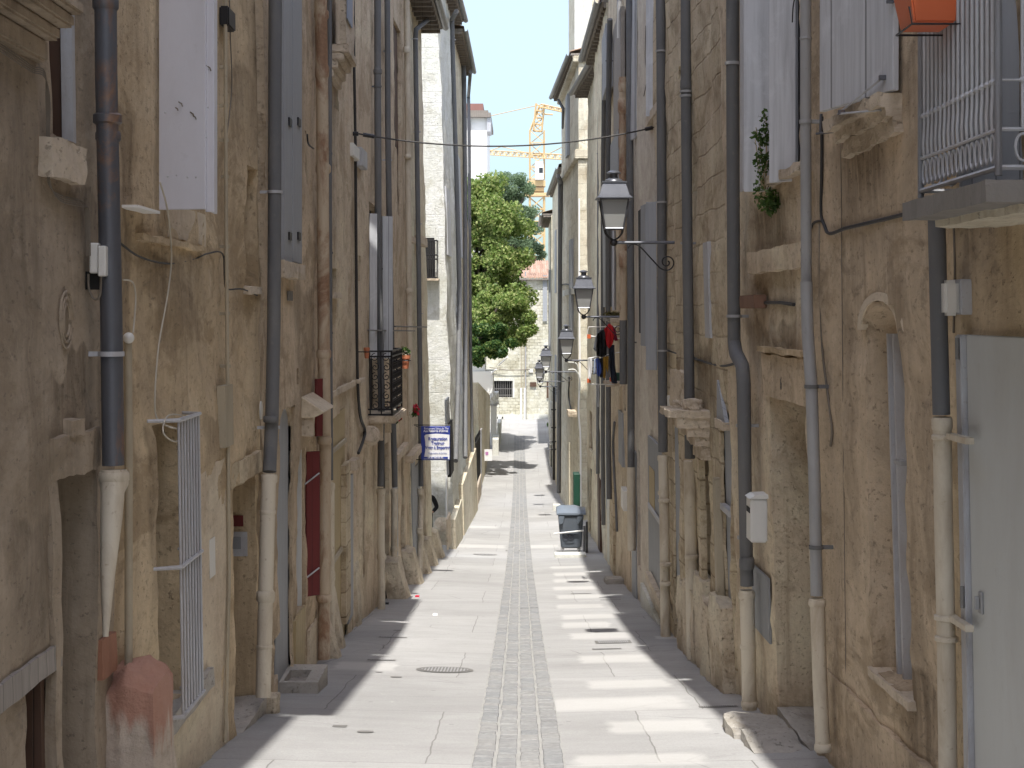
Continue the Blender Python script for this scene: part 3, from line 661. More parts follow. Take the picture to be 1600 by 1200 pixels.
def oval(b, px, py, h, w_):
    Y, z = b.hit(px, py); c = b.w(Y, z, .02); bm = newbm(); n = 20
    A_ = [bm.verts.new(c+Vector((0, w_*math.cos(2*math.pi*i/n), h*math.sin(2*math.pi*i/n)))) for i in range(n)]
    B_ = [bm.verts.new(v.co+Vector((-b.sd*.012, 0, 0))) for v in A_]; bm.faces.new(A_); bm.faces.new(B_[::-1])
    for i in range(n): bm.faces.new([A_[i], A_[(i+1)%n], B_[(i+1)%n], B_[i]])
    return obj('number_plate', bm, WHITEP, b.root), c
def text(s, size, mat, loc, rot, parent, name='lettering', align='CENTER', ext=.001, sx=1., bold=0.):
    cu = bpy.data.curves.new(name, 'FONT'); cu.body = s; cu.size = size; cu.align_x = align; cu.align_y = 'CENTER'; cu.extrude = ext; cu.offset = bold
    cu.materials.append(mat); o = bpy.data.objects.new(name, cu); COL.objects.link(o); o.rotation_euler = rot; o.scale = (sx, 1, 1)
    off = RL[parent.name] if parent else Vector((0, 0, 0)); o.location = Vector(loc)-off; o.parent = parent
    bpy.context.view_layer.update(); me = bpy.data.meshes.new_from_object(o.evaluated_get(bpy.context.evaluated_depsgraph_get())); m = bpy.data.objects.new('tmp', me); COL.objects.link(m)
    m.rotation_euler, m.scale, m.location, m.parent = o.rotation_euler, o.scale, o.location, o.parent; bpy.data.objects.remove(o); m.name = name; RL[m.name] = Vector(loc); return m
BLUE = plain('sign_blue', (.02,.045,.3), .4); WHT = plain('sign_white', (.78,.78,.78), .4); INK = plain('black_ink', (.02,.02,.02), .6)
pl, c = oval(L2, 403, 641, .075, .05); text('4', .1, INK, c+Vector((.0075, 0, 0)), (R(90), 0, R(90)), pl)

# --- L3
b = L3 = Bld('house', 'tan house on the left with grey-blue shutters above a small arched grey door', -1, 13.32, 17.5, 2.13, 2.2, .0, 6.4, OCHRE2, 0.48, disp=.03)
b.grime = []
for (a_, c_, t_, bo, k_) in [(412, 440, 0, 1000, 0.8), (455, 495, 440, 700, 0.6), (440, 480, 600, 1000, 0.5)]:
    ya_, yb_ = b.hit(a_, (t_+bo)/2)[0], b.hit(c_, (t_+bo)/2)[0]; zt_ = b.hit((a_+c_)/2, t_)[1]; zb_ = b.hit((a_+c_)/2, bo)[1]; b.grime.append((min(ya_, yb_), max(ya_, yb_), zt_, zb_, k_))
b.pipe([(430,-60),(430,0),(429,300),(428,500),(425,650),(421,737)], .056, ZINC, .1, clamps=[(429,300),(425,668)], ringmat=GREYI, rings=[(423,655,.05,1.12)])
b.pipe([(420,742),(418,800),(415,930),(411,1090)], .06, CREAM, .1, rings=[(420,748,.07,1.15),(418,800,.035,1.1),(415,932,.1,1.25),(413,1010,.03,1.1)], name='drainpipe_shoe')
for x0, x1 in ((443, 456), (457, 471)): b.ppx('shutter', SHG, x0, x1, -300, 412, .02, .055, oref=.05)
for py in (195, 372):
    for px in (451, 465): b.ppx('hinge', BLACKM, px, px+4, py-8, py+4, .055, .07, oref=.06)
b.ppx('sill', CARVED, 444, 478, 415, 438, -.02, .09, rough=.015)
ha = b.hole(436, 455, 632, 1400, .03, SHG, 'door', arch=.2)
b.ppx('cellar_grille', DARK, 426, 437, 985, 1052, .0, .02)
hr = b.hole(466, 478, 700, 945, .1, DARK, 'window')
b.part('window_frame', WHITEP, hr[1]-.07, hr[1]-.02, hr[2], hr[3], -.095, -.04, parent=hr[4])
Ya = b.hit(480, 820)[0]; p = b.panel('shutter', REDW, (478, Ya, 932, b.hit(480,715)[1]+.06), (499, Ya+.1), .03)
zz = b.hit(480, 740)[1]
for py in (745, 893):
    bm = newbm(); A_, B_ = P(476, py+12, Ya-.03), P(499, py-6, Ya+.06); tube(bm, [A_, B_], .009, 6); obj('strap', bm, GREYI, p)
Yc = Ya+.5; b.panel('shutter', REDW, (493, Yc, 682, (HY-592)*Yc/F), (503, Yc+.1), .03)
b.ppx('plaster_panel', YWOOD, 462, 478, 945, 1055, -.01, .02, rough=.01)
b.ppx('meter_hatch', PLAST, 484, 496, 965, 1035, .0, .03, bv=.004)
e_ = b.hit(470, 640)[0]; bm = newbm(); w0 = e_; w1 = e_+1.0
zc = b.hit(466, 640)[1]
quadbox(bm, [b.w(w0,zc-.1,0), b.w(w1,zc-.1,0), b.w(w1,zc-.1,.12), b.w(w0,zc-.1,.12), b.w(w0,zc+.12,0), b.w(w1,zc+.12,0), b.w(w1,zc-.04,.24), b.w(w0,zc-.04,.24)]); bevel(bm, .01); obj('canopy', bm, PLAST, b.root)
b.part('bracket', CARVED, w0+.05, w0+.2, zc-.28, zc-.1, -.02, .12, rough=.015)
wcable(b, [(480,210),(482,225),(490,232)], .01, BLACKM, 'hook', out=.05); b.ppx('hook_plate', IRON, 452, 458, 455, 470, 0, .02); b.ppx('putlog_recess', DARK, 462, 466, 575, 600, -.01, .012); b.ppx('putlog_recess', DARK, 476, 480, 205, 290, -.01, .014)
b.finish()

# --- L4
b = L4 = Bld('house', 'tan house on the left behind the rust-streaked cast-iron pipe, with an ochre boarded door', -1, 17.52, 21.6, 2.2, 2.28, .0, 6.8, WARM, 0.45, disp=.03)
b.grime = []
for (a_, c_, t_, bo, k_) in [(505, 530, 0, 500, 0.7), (530, 560, 500, 800, 0.5)]:
    ya_, yb_ = b.hit(a_, (t_+bo)/2)[0], b.hit(c_, (t_+bo)/2)[0]; zt_ = b.hit((a_+c_)/2, t_)[1]; zb_ = b.hit((a_+c_)/2, bo)[1]; b.grime.append((min(ya_, yb_), max(ya_, yb_), zt_, zb_, k_))
b.pipe([(500,-40),(501,0),(503,120),(504,250),(505,400),(506,560),(508,700),(507,850),(506,1030)], .066, RUSTP, .1, rings=[(502,23,.1,1.2),(503,112,.14,1.15),(505,264,.1,1.25),(506,553,.1,1.2),(507,688,.08,1.15),(508,770,.06,1.12),(507,880,.05,1.1),(506,935,.08,1.2)])
b.pipe([(515,-40),(515,300),(516,560),(517,750)], .027, ZINC, .07, clamps=[(515,240),(516,395),(516,520)]); b.pipe([(518,755),(518,1020)], .034, CREAM, .07, rings=[(518,760,.08,1.2),(518,900,.12,1.25),(518,985,.06,1.15)], name='drainpipe_shoe')
# stone balcony with a cloth hanging in it
Yb0, zb0 = 18.45, 3.05; bm = newbm()
for (o, z0, z1) in ((.07, -.32, -.22), (.12, -.22, -.12), (.19, -.12, -.04), (.25, -.04, .06)): b.fb(bm, Yb0, Yb0+1.1, zb0+z0, zb0+z1, -.02, o)
bevel(bm, .012, 2); bc = obj('balcony', bm, CARVED, b.root); b.part('parapet', CARVED, Yb0, Yb0+1.1, zb0+.06, zb0+1.0, .14, .22, parent=bc, rough=.012)
b.part('cloth_banner', plain('faded_blue_cloth', (.3,.34,.42), .8), Yb0-.02, Yb0+.6, zb0+.35, zb0+1.1, .225, .24, parent=bc)
ha = b.hole(520, 541, 640, 1400, .02, YWOOD, 'door')
for py in (690, 850): b.part('strap', BEIGE, ha[0], ha[1], b.hit(541, py)[1], b.hit(541, py)[1]+.05, -.02, .01, parent=ha[4])
b.ppx('jamb', STONE, 541, 548, 720, 960, -.02, .05, rough=.012); b.ppx('shutter_edge', SHG, 545, 552, 740, 960, 0, .04)
hw = b.hole(516, 528, 420, 458, .15, DARK, 'window'); b.part('sill', CARVED, hw[0]-.05, hw[1]+.05, hw[2]-.07, hw[2], -.05, .05, rough=.01)
b.ppx('string_course', CARVED, 520, 560, 592, 600, -.02, .03, rough=.01); b.ppx('putlog_recess', DARK, 542, 545, 95, 108, -.01, .015); b.ppx('window', DARK, 524, 529, 130, 175, -.01, .02)
b.finish()

# --- L5
b = L5 = Bld('house', 'long cream house on the left with the black wrought-iron balcony', -1, 21.62, 33.0, 2.28, 2.28, .008, 7.4, WARM, 0.3, disp=.02)
wcable(b, [(552,-60),(553,80),(555,200),(556,330),(557,480),(559,600),(563,650),(570,672),(567,690),(560,708)], .022, CABLE, out=.05); wcable(b, [(556,215),(557,300),(558,440),(560,640)], .012, CABLE, out=.03)
b.ppx('junction_box', WHITEP, 553, 562, 232, 252, .0, .12, bv=.01); b.ppx('junction_box', GREYI, 566, 574, 238, 266, .0, .1, bv=.01)
b.pipe([(590,-30),(590,120),(591,400),(596,620),(595,760)], .055, ZINC, .1, rings=[(590,112,.1,1.2)], clamps=[(590,135),(592,420)]); b.pipe([(595,765),(596,960)], .06, CREAM, .1, rings=[(595,768,.1,1.2),(596,870,.1,1.25)], name='drainpipe_shoe')
b.pipe([(605,-30),(606,200),(609,400),(614,640),(617,760)], .05, ZINC, .1, clamps=[(606,80),(607,250)], ringmat=GREYI); b.pipe([(616,765),(616,950)], .055, CREAM, .1, rings=[(616,768,.1,1.2),(616,858,.1,1.2)], name='drainpipe_shoe')
b.pipe([(635,-20),(636,60),(637,200),(639,450),(641,650)], .06, CREAM, .1, rings=[(635,78,.12,1.2),(637,165,.08,1.2),(637,245,.08,1.2),(639,455,.12,1.25),(640,480,.1,1.2)]); 
hb = b.hole(578, 598, 330, 640, .2, DARK, 'window')
p1 = b.panel('shutter', SHW, (577, b.hit(577,450)[0]-.0, 560, b.hit(578,335)[1]), (589, b.hit(577,450)[0]+.05), .04)
Yp = b.hit(598, 450, .1)[0]; b.panel('shutter', SHW, (597, Yp, 560, b.hit(598,345)[1]), (613, Yp+.1), .04)
# wrought iron balcony
Yb0 = b.hit(582, 650, .02)[0]; Yb0 = 24.2; zs = (HY-648)*Yb0/F; Yb1 = Yb0+2.0; ob = .36
sl_ = b.part('balcony', CARVED, Yb0-.08, Yb1+.08, zs-.13, zs-.02, -.05, ob+.07, bv=.02)
for yy in (Yb0+.2, Yb1-.3): b.part('bracket', CARVED, yy, yy+.16, zs-.4, zs-.13, -.02, .2, parent=sl_, rough=.012)
bm = newbm(); zt_ = zs+.96
for zz in (zs, zs+.08, zt_-.08, zt_): tube(bm, [b.w(Yb0, zz, 0), b.w(Yb0, zz, ob), b.w(Yb1, zz, ob), b.w(Yb1, zz, 0)], .013, 6)
for yy in (Yb0, (Yb0+Yb1)/2, Yb1): tube(bm, [b.w(yy, zs, ob), b.w(yy, zt_, ob)], .016, 6)
for oo in (.03, .2): tube(bm, [b.w(Yb0, zs, oo), b.w(Yb0, zt_, oo)], .011, 6)
rl = obj('railing', bm, BLACKM, sl_, smooth=True)
def scroll(c, ax, az, r, turns=1.4, s0=0, n=22):
    return [c+ax*(r*(1-i/n*.85)*math.cos(s0+turns*2*math.pi*i/n))+az*(r*(1-i/n*.85)*math.sin(s0+turns*2*math.pi*i/n)) for i in range(n+1)]
for o0 in (.11, .28):
    bm = newbm(); axx = Vector((1, 0, 0)); az = Vector((0, 0, 1))
    for k in range(6):
        c = b.w(Yb0, zs+.14+k*.145, o0); tube(bm, scroll(c, axx*(1 if k % 2 else -1), az, .065, 1.3, math.pi/2), .007, 5)
    obj('scrollwork', bm, BLACKM, sl_)
for j in range(12):
    bm = newbm(); yy = Yb0+.09+j*.165
    for k in range(6): tube(bm, scroll(b.w(yy, zs+.14+k*.145, ob), Vector((0, 1 if k % 2 else -1, 0)), Vector((0, 0, 1)), .068, 1.3, math.pi/2, 14), .01, 5)
    obj('scrollwork', bm, BLACKM, sl_)
# stone roundel, window strips, sill
bm = newbm(); c = P(578, 680, 23.2); bmesh.ops.create_cone(bm, cap_ends=True, segments=18, radius1=.16, radius2=.12, depth=.1, matrix=__import__('mathutils').Matrix.Translation(c)@__import__('mathutils').Matrix.Rotation(R(75), 4, 'X')); bevel(bm, .02, 2); obj('roundel', bm, CARVED, b.root, smooth=True)
for (a, c_, t_, bo, m_) in ((566,570,720,900,DARK),(599,606,690,890,DARK),(627,631,690,900,DARK),(617,621,700,940,SHG)): b.ppx('window', m_, a, c_, t_, bo, -.02, .03)
for (a, c_, t_, bo) in ((563,572,590,596),(622,640,690,700),(556,562,715,730)): b.ppx('sill', CARVED, a, c_, t_, bo, -.02, .1, rough=.01)
for (a, c_, t_, bo) in ((617,626,50,240),(560,563,400,440),(621,627,230,340)): b.ppx('window', DWOOD, a, c_, t_, bo, -.02, .012)
b.finish()
# rods across
cable('clothes_rod', 'long dark clothes rod along the left wall above the iron balcony', [P(575,516,23.4), P(648,517,31.)], .014, IRON, 'rod', k=1)
cable('clothes_rod', 'shorter clothes rod just left of the grey downpipe above the hanging sign', [P(617,510,27.), P(667,511,36.)], .016, IRON, 'rod', k=1)

# --- L6
b = L6 = Bld('house', 'narrow cream corner house on the left carrying the hanging sign', -1, 33.02, 40.0, 2.28, 2.24, .022, 7.1, PALE, .56, disp=.02)
b.pipe([(688,8,.5),(672,28,.3),(650,46,.12),(649,60,.1),(651,200,.1),(654,400,.1),(656,560,.1),(658,760,.1)], .055, ZINC, .1, clamps=[(649,61),(653,206),(655,350),(657,490)], ringmat=GREYI); b.pipe([(658,765),(656,900)], .06, CREAM, .1, rings=[(657,768,.12,1.2),(656,830,.12,1.2)], name='drainpipe_shoe')
for (a, c_, t_, bo, m_) in ((645,648,700,880,SHG),(650,656,720,860,SHG),(660,664,700,860,DWOOD)): b.ppx('window', m_, a, c_, t_, bo, -.02, .03)
for (a, c_, t_, bo) in ((643,650,372,381),(658,668,374,386),(645,664,690,700)): b.ppx('sill', CARVED, a, c_, t_, bo, -.02, .16, rough=.012)
wcable(b, [(661,520),(664,560),(663,600),(659,640)], .01, CABLEW)
b.finish()

# --- L7 L8 past the alley
b = L7 = Bld('house', 'pale house past the alley on the left with its sunlit gable of rough stone', -1, 46.0, 56.0, 1.99, 1.96, .03, 10.2, GABLE, .35, disp=.03, depth=6, group=None, gut=(.3,.42))
b.pipe([(713,18,.4),(706,30,.1),(708,100,.1),(714,300,.1),(718,450,.1),(716,600,.1),(712,720,.1)], .075, ZINC, .1, clamps=[(708,62),(712,230)], ringmat=GREYI)
b.ppx('doorpost', CARVED, 700, 704, 800, 850, 0, .05) ; b.ppx('window', SHG, 699, 702, 620, 740, 0, .05); b.ppx('plinth', PALE2, 712, 722, 780, 900, 0, .16)
b.ppx('shutter', DARK, 703, 707, 655, 740, 0, .09)
for (a, c_, t_, bo) in ((699,703,300,400),(716,719,250,400),(716,718,480,620)): b.ppx('window', SHW, a, c_, t_, bo, -.02, .03)
b.finish()
b = L8 = Bld('house', 'last tall pale house on the left with a curving drainpipe at its far corner', -1, 56.02, 66.0, 1.96, 1.93, .03, 9.9, PALE, .4, disp=.02, depth=6)
b.pipe([(727,64,.35),(724,90,.1),(725,120,.1),(727,300,.1),(727,460,.1),(727,715,.1)], .08, ZINC, .1); b.pipe([(735,112,.4),(732,150,.05),(733,200,.05),(734,400,.05),(735,560,.05),(738,720,.05)], .07, ZINC, .08)
b.ppx('plinth', PALE, 724, 744, 700, 860, 0, .15)
b.finish()

# guard slabs leaning on the left walls
def gslab(px, py, h, w_, t_, lab, tilt=.16, seed=0, mat=GUARD, nm='guard_stone', grp='leaning guard stones along the left wall'):
    c = gpt(px, py); bm = newbm(); rock(bm, (0, 0, -.1), (t_, w_, h+.1), seed, .05, .35)
    for v in bm.verts: v.co = Vector((v.co.x-v.co.z*tilt, v.co.y, v.co.z))+c
    return tag(obj(nm, bm, mat, None, True, loc=c), lab, 'guard stone', grp)
for i, (px, py, h, w_, lab) in enumerate([(625,938,.74,.8,'nearest leaning ochre slab of the row beyond the cream pipes'),(648,915,.74,.8,'second leaning slab from the near end of the row on the left'),(662,899,.72,.7,'third leaning slab of the row on the left'),(673,886,.72,.8,'fourth leaning slab of the row, before the corner'),(684,874,.75,.8,'last leaning slab of the row, at the alley corner')]):
    gslab(px, py, h, w_, .34, lab, .24, i)
gslab(549, 982, .95, .5, .26, 'tall rounded ochre guard stone between the ochre door and the black cable', .04, 11)
gslab(527, 1018, .8, .35, .2, 'thin pointed guard stone right of the rusty cast-iron pipe', .18, 12)
gslab(520, 1034, .55, .3, .2, 'small wedge stone at the foot of the rusty pipe', .3, 13)
gslab(417, 1122, .2, .22, .2, 'small lump of stone under the foot of the cream drainpipe', .0, 14)
# big rounded kerb stone near the camera with a pinkish cap
c = P(193, 1205, 8.35); bm = newbm(); rock(bm, (-2.03, 8.45, g(8.5)-.3), (.34, .55, (HY-1040)*8.5/F-g(8.5)+.3), 21, .045, .4, sub=5)
tag(obj('guard_stone', bm, CAPST, None, True, loc=(-2.1, 8.5, g(8.5))), 'large rough guard stone with a pinkish cap below the tapering drainpipe', 'guard stone')
# boulder at the alley corner
c = gpt(697, 850); bm = newbm(); rock(bm, (c.x-.02, c.y-.75, g(c.y-.75)-.12), (.6, .8, .88), 30, .06, .8)
tag(obj('boulder', bm, GUARD, None, True, loc=c), 'round dirty boulder guarding the corner of the alley', 'boulder')
bm = newbm(); c = gpt(713, 848); quadbox(bm, [c+Vector(p) for p in ((-.18,.1,-.2),(.03,.1,-.2),(.03,4,-.3),(-.18,4,-.3),(-.2,.1,.75),(-.17,.1,.75),(-.17,4,.7),(-.2,4,.7))]); tag(obj('kerb_buttress', bm, CREAMW, loc=c), 'pale sloping plaster buttress past the boulder', 'buttress')
bm = newbm(); tube(bm, [P(698,742,45.9), P(698.5,815,45.9)], .035, 8); tag(obj('corner_conduit', bm, WHITEB, None, True, loc=P(698,815,45.9)), 'white vertical conduit on the corner above the boulder', 'conduit')
# hollow concrete block step
e = empty('concrete_block', gpt(462, 1090), 'hollow concrete block lying on the road before the arched grey door', 'concrete block'); c = gpt(462, 1092); bm = newbm()
box(bm, c.x-.2, c.x+.2, c.y, c.y+.06, c.z-.1, c.z+.15); box(bm, c.x-.2, c.x+.2, c.y+.5, c.y+.75, c.z-.15, c.z+.15); box(bm, c.x-.2, c.x-.12, c.y+.06, c.y+.5, c.z-.12, c.z+.15); box(bm, c.x+.08, c.x+.2, c.y+.06, c.y+.5, c.z-.12, c.z+.15)
obj('block_shell', bm, CONC, e); bm = newbm(); box(bm, c.x-.12, c.x+.08, c.y+.06, c.y+.5, c.z-.1, c.z+.08); obj('block_fill', bm, GWOOD, e)

# ================================================================= RIGHT ROW
# --- R1
b = R1 = Bld('house', 'nearest brown house on the right with the grey metal door and the iron balcony', 1, 4.2, 7.85, 2.18, 2.16, -.02, 6.2, OCHRE, 0.2, disp=.02)
b.grime = []
for (a_, c_, t_, bo, k_) in [(1500, 1600, 325, 520, 0.8), (1560, 1640, 0, 500, 0.5)]:
    ya_, yb_ = b.hit(a_, (t_+bo)/2)[0], b.hit(c_, (t_+bo)/2)[0]; zt_ = b.hit((a_+c_)/2, t_)[1]; zb_ = b.hit((a_+c_)/2, bo)[1]; b.grime.append((min(ya_, yb_), max(ya_, yb_), zt_, zb_, k_))
Yd, zd = b.hit(1507, 523, .05)
dr = b.part('door', DOORG, 5.0, Yd-.03, -3.4, zd, .0, .05, bv=.004)
b.part('door_frame', GREYI, Yd-.02, Yd+.07, -3.4, zd, .0, .075, bv=.006, parent=dr)
b.part('door_edge_joint', DARK, Yd-.029, Yd-.021, -3.3, zd-.08, .0, .045, parent=dr)
yk, zk = b.hit(1531, 942, .06); bm = newbm(); b.fb(bm, yk-.025, yk+.025, zk-.05, zk+.05, .05, .062); b.fb(bm, yk-.008, yk+.008, zk-.03, zk+.03, .062, .085); bevel(bm, .004); obj('handle', bm, ZINCL, dr)
for py in (545, 930): y_, z_ = b.hit(1500, py, .08); bm = newbm(); tube(bm, [b.w(Yd, z_-.05, .085), b.w(Yd, z_+.05, .085)], .01, 8); obj('hinge', bm, IRON, dr)
# balcony
zsl = (HY-283)*5.85/F; ob = 2.16-.45
ob = 2.13-(1560-CX)*5.85/F
SLAB = paint_mat('weathered_balcony_slab', (.23,.215,.195), .9, .5, (.1,.09,.08), 6, .4)
sl_ = b.part('balcony', SLAB, 5.78, 7.0, zsl-.08, zsl, -.05, ob+.04, rough=.008); b.part('ledge', PALE2, 5.85, 7.0, zsl-.11, zsl-.075, -.05, ob-.1, parent=sl_, rough=.01)
def rail_run(pts_fn, n, nm):
    bm = newbm(); z0 = zsl+.05
    for i in range(n+1):
        c = pts_fn(i/n)
        if i in (0, n): tube(bm, [c+Vector((0,0,z0-.03)), c+Vector((0,0,z0+1.05))], .014, 8)
        else:
            d = (pts_fn(1)-pts_fn(0)).normalized(); nn_ = Vector((-1, 0, 0)) if abs(d.y) > .5 else Vector((0, -1, 0))
            prof = [(0,.14),(.002,.16),(.004,.2),(.002,.24),(0,.27),(0,.32)]
            tube(bm, [c+nn_*a+Vector((0,0,z0+h)) for a, h in prof]+[c+Vector((0,0,z0+.86))]+[c+nn_*a+Vector((0,0,z0+1.17-h)) for a, h in prof[::-1]], [.0085]*6+[.0105]+[.0085]*6, 6)
            for h in (.32, .83): lathe(bm, (c.x, c.y, z0+h), [(.008,-.012),(.015,-.004),(.015,.004),(.008,.012)], 8)
            tube(bm, [c+d*.028*math.cos(a*math.pi/6)+Vector((0,0,z0+.075+.05*math.sin(a*math.pi/6))) for a in range(13)], .006, 5)
    for h, r in ((0,.011),(.14,.008),(.32,.005),(1.05,.016),(.9,.007)): tube(bm, [pts_fn(0)+Vector((0,0,z0+h)), pts_fn(1)+Vector((0,0,z0+h))], r, 6)
    return obj(nm, bm, GREYI, sl_, smooth=True)
X0 = (1560-CX)*5.85/F
rail_run(lambda t: Vector((X0, 6.98-(6.98-5.85)*t, 0)), 17, 'railing'); rail_run(lambda t: Vector((X0+.45*t, 5.85, 0)), 5, 'railing')
rail_run(lambda t: Vector((X0+.4*t, 6.98, 0)), 6, 'railing')
bm = newbm(); box(bm, X0+.1, 2.2, 6.7, 6.74, zsl, 2.6); bevel(bm, .005); obj('shutter', bm, SHG, b.root)
b.part('window', DARK, 5.2, 6.5, zsl+.02, 2.6, -.02, .02)
wcable(b, [(1490,352),(1492,420),(1490,520)], .006, CABLEB); wcable(b, [(1485,345),(1520,348),(1560,330),(1600,322),(1640,312)], .012, CABLEB); wcable(b, [(1500,340),(1530,343),(1580,322),(1640,300)], .01, CABLEB)
b.part('junction_box', WHITEP, 7.42, 7.6, -.01, .155, .06, .13, bv=.015); b.part('junction_box', GREYI, 7.4, 7.62, -.005, .16, .0, .06, bv=.006)
b.finish()
e = empty('planter', P(1450, 20, 6.95), 'orange plastic planter hung on the corner of the balcony railing', 'planter'); c = P(1448, 42, 6.5)
bm = newbm(); quadbox(bm, [c+Vector(p) for p in ((-.075,-.1,0),(.09,-.1,.0),(.09,.13,0),(-.075,.13,0),(-.11,-.14,.2),(.14,-.14,.2),(.14,.17,.2),(-.11,.17,.2))]); bevel(bm, .008, 2); obj('pot', bm, ORANGEP, e)
bm = newbm(); box(bm, c.x-.12, c.x+.15, c.y-.15, c.y+.18, c.z+.195, c.z+.225); bevel(bm, .006); obj('rim', bm, ORANGEP, e)
bm = newbm(); tube(bm, [c+Vector(p) for p in ((-.1,-.12,.06),(-.09,-.125,-.01),(.12,-.125,-.01),(.2,-.1,.02))], .004, 5); tube(bm, [c+Vector(p) for p in ((-.09,-.125,-.01),(-.09,.14,-.01),(.12,.14,-.01))], .004, 5); obj('wire_holder', bm, BLACKM, e)

# --- R2
b = R2 = Bld('house', 'ochre house on the right with the arched slit window and a half-open white shutter', 1, 7.87, 10.85, 2.14, 2.06, -.03, 6.3, OCHRE2, 0.1, disp=.028)
b.grime = []
for (a_, c_, t_, bo, k_) in [(1290, 1410, 200, 430, 1.0), (1410, 1450, 60, 330, 0.6), (1395, 1480, 1040, 1250, 0.9), (1320, 1345, 480, 1100, 0.45), (1425, 1480, 560, 1100, 0.4), (1395, 1425, 440, 640, 0.55)]:
    ya_, yb_ = b.hit(a_, (t_+bo)/2)[0], b.hit(c_, (t_+bo)/2)[0]; zt_ = b.hit((a_+c_)/2, t_)[1]; zb_ = b.hit((a_+c_)/2, bo)[1]; b.grime.append((min(ya_, yb_), max(ya_, yb_), zt_, zb_, k_))
b.pipe([(1463,330),(1467,500),(1471,648)], .042, ZINC, .09, name='drainpipe'); b.pipe([(1472,652),(1474,800),(1478,970),(1482,1260)], .045, CREAM, .09, rings=[(1472,662,.06,1.12),(1473,683,.025,1.2),(1478,965,.03,1.25),(1479,998,.03,1.25)], name='drainpipe_shoe')
for py in (683, 965): y_, z_ = b.hit(1478, py, .09); b.part('clamp', CREAM, y_-.3, y_, z_-.01, z_+.02, .05, .09, bv=.003)
hs = b.hole(1412, 1347, 478, 1028, .2, OCHRE2, 'niche', arch=.14)
for px in (1391, 1400): 
    y_ = b.hit(px, 700, -.1)[0]; b.part('window_frame', GREYI, y_-.02, y_+.012, hs[2]+.0, hs[3]-.16, -.16, -.1, parent=hs[4])
y_, z_ = b.hit(1400, 722, -.05); b.part('latch', ZINCL, y_-.08, y_+.05, z_-.015, z_+.015, -.1, -.05, bv=.006, parent=hs[4])
b.part('sill', CARVED, hs[0]-.03, hs[1]+.03, hs[2]-.05, hs[2], -.1, .025, rough=.01)
bm = newbm(); ym = (hs[0]+hs[1])/2; rr = (hs[1]-hs[0])/2
for i in range(10):
    a0, a1 = math.pi*i/10, math.pi*(i+1)/10; f = lambda a, k: (ym-rr*k*math.cos(a), hs[3]-.14+.17*k*math.sin(a))
    p0, p1, p2, p3 = f(a0,1), f(a1,1), f(a1,1.28), f(a0,1.28)
    quadbox(bm, [b.w(*p0,-.03), b.w(*p1,-.03), b.w(*p2,-.03), b.w(*p3,-.03), b.w(*p0,.012), b.w(*p1,.012), b.w(*p2,.006), b.w(*p3,.006)])
obj('arch_moulding', bm, PLAST, b.root, smooth=True)
b.holeM(b.hit(1450,1180)[0], b.hit(1415,1180)[0], -3.3, b.hit(1412,1175)[1], .15, DARK, 'cellar_vent')
Y1_ = 9.2; z1_ = (HY-175)*Y1_/F
p = b.panel('shutter', SHW, (1285, Y1_, 175, 3.0), (1400, 8.3), .035)
bm = newbm(); tube(bm, [P(1313,175,8.85), P(1378,122,8.38)], .006, 6); tube(bm, [P(1309,178,8.85), P(1376,172,8.42)], .006, 6); obj('stay', bm, GREYI, p)
for (px, py, y) in ((1378,122,8.4),(1390,2,8.3),(1314,176,8.84)): 
    c = P(px, py, y); bm = newbm(); box(bm, c.x-.018, c.x+.018, c.y-.03, c.y, c.z-.012, c.z+.012); obj('rusty_fitting', bm, ZINCR, p)
y_, z_ = b.hit(1340, 165); yq, zq = b.hit(1290, 205)
y0_ = b.hit(1402, 165, .05)[0]; y1_ = b.hit(1300, 195, .05)[0]; z_ = z1_+.0
for (a, c_, o) in ((-.0,-.07,.14),(-.07,-.13,.09),(-.13,-.22,.05)): b.part('sill', CARVED, y0_+.05, y1_-.1+a, z_+c_, z_+a, -.03, o, rough=.03)
bm = newbm(); tube(bm, [P(1283,178,9.9), P(1282,207,9.9)], .01, 6); tube(bm, [P(1276,209,9.9), P(1302,206,9.7)], .008, 6); obj('hook', bm, ZINCR, b.root)
wcable(b, [(1284,182),(1284,260),(1283,330),(1288,352),(1296,365),(1320,357),(1350,350),(1400,338),(1448,325)], .011, CABLE)
wcable(b, [(1284,345),(1270,350),(1264,375),(1262,430),(1260,452),(1250,470),(1240,476)], .009, CABLE); wcable(b, [(1281,350),(1282,440),(1285,545),(1294,620),(1300,670),(1298,697)], .009, CABLEB)
b.part('rough_patch', OCHRE2, 8.0, 10.6, -3.9, -2.35, -.03, .025, rough=.02)
wcable(b, [(1312,0),(1316,500),(1322,1100)], .003, CABLEB, 'crack', out=.001)
bm = newbm(); tube(bm, smoothpath([P(1240+x, y, 10.6) for x, y in ((-30+28,35),(0,5),(8,-20))]), .005, 6); obj('wire_loop', bm, CABLE, b.root)
b.finish()

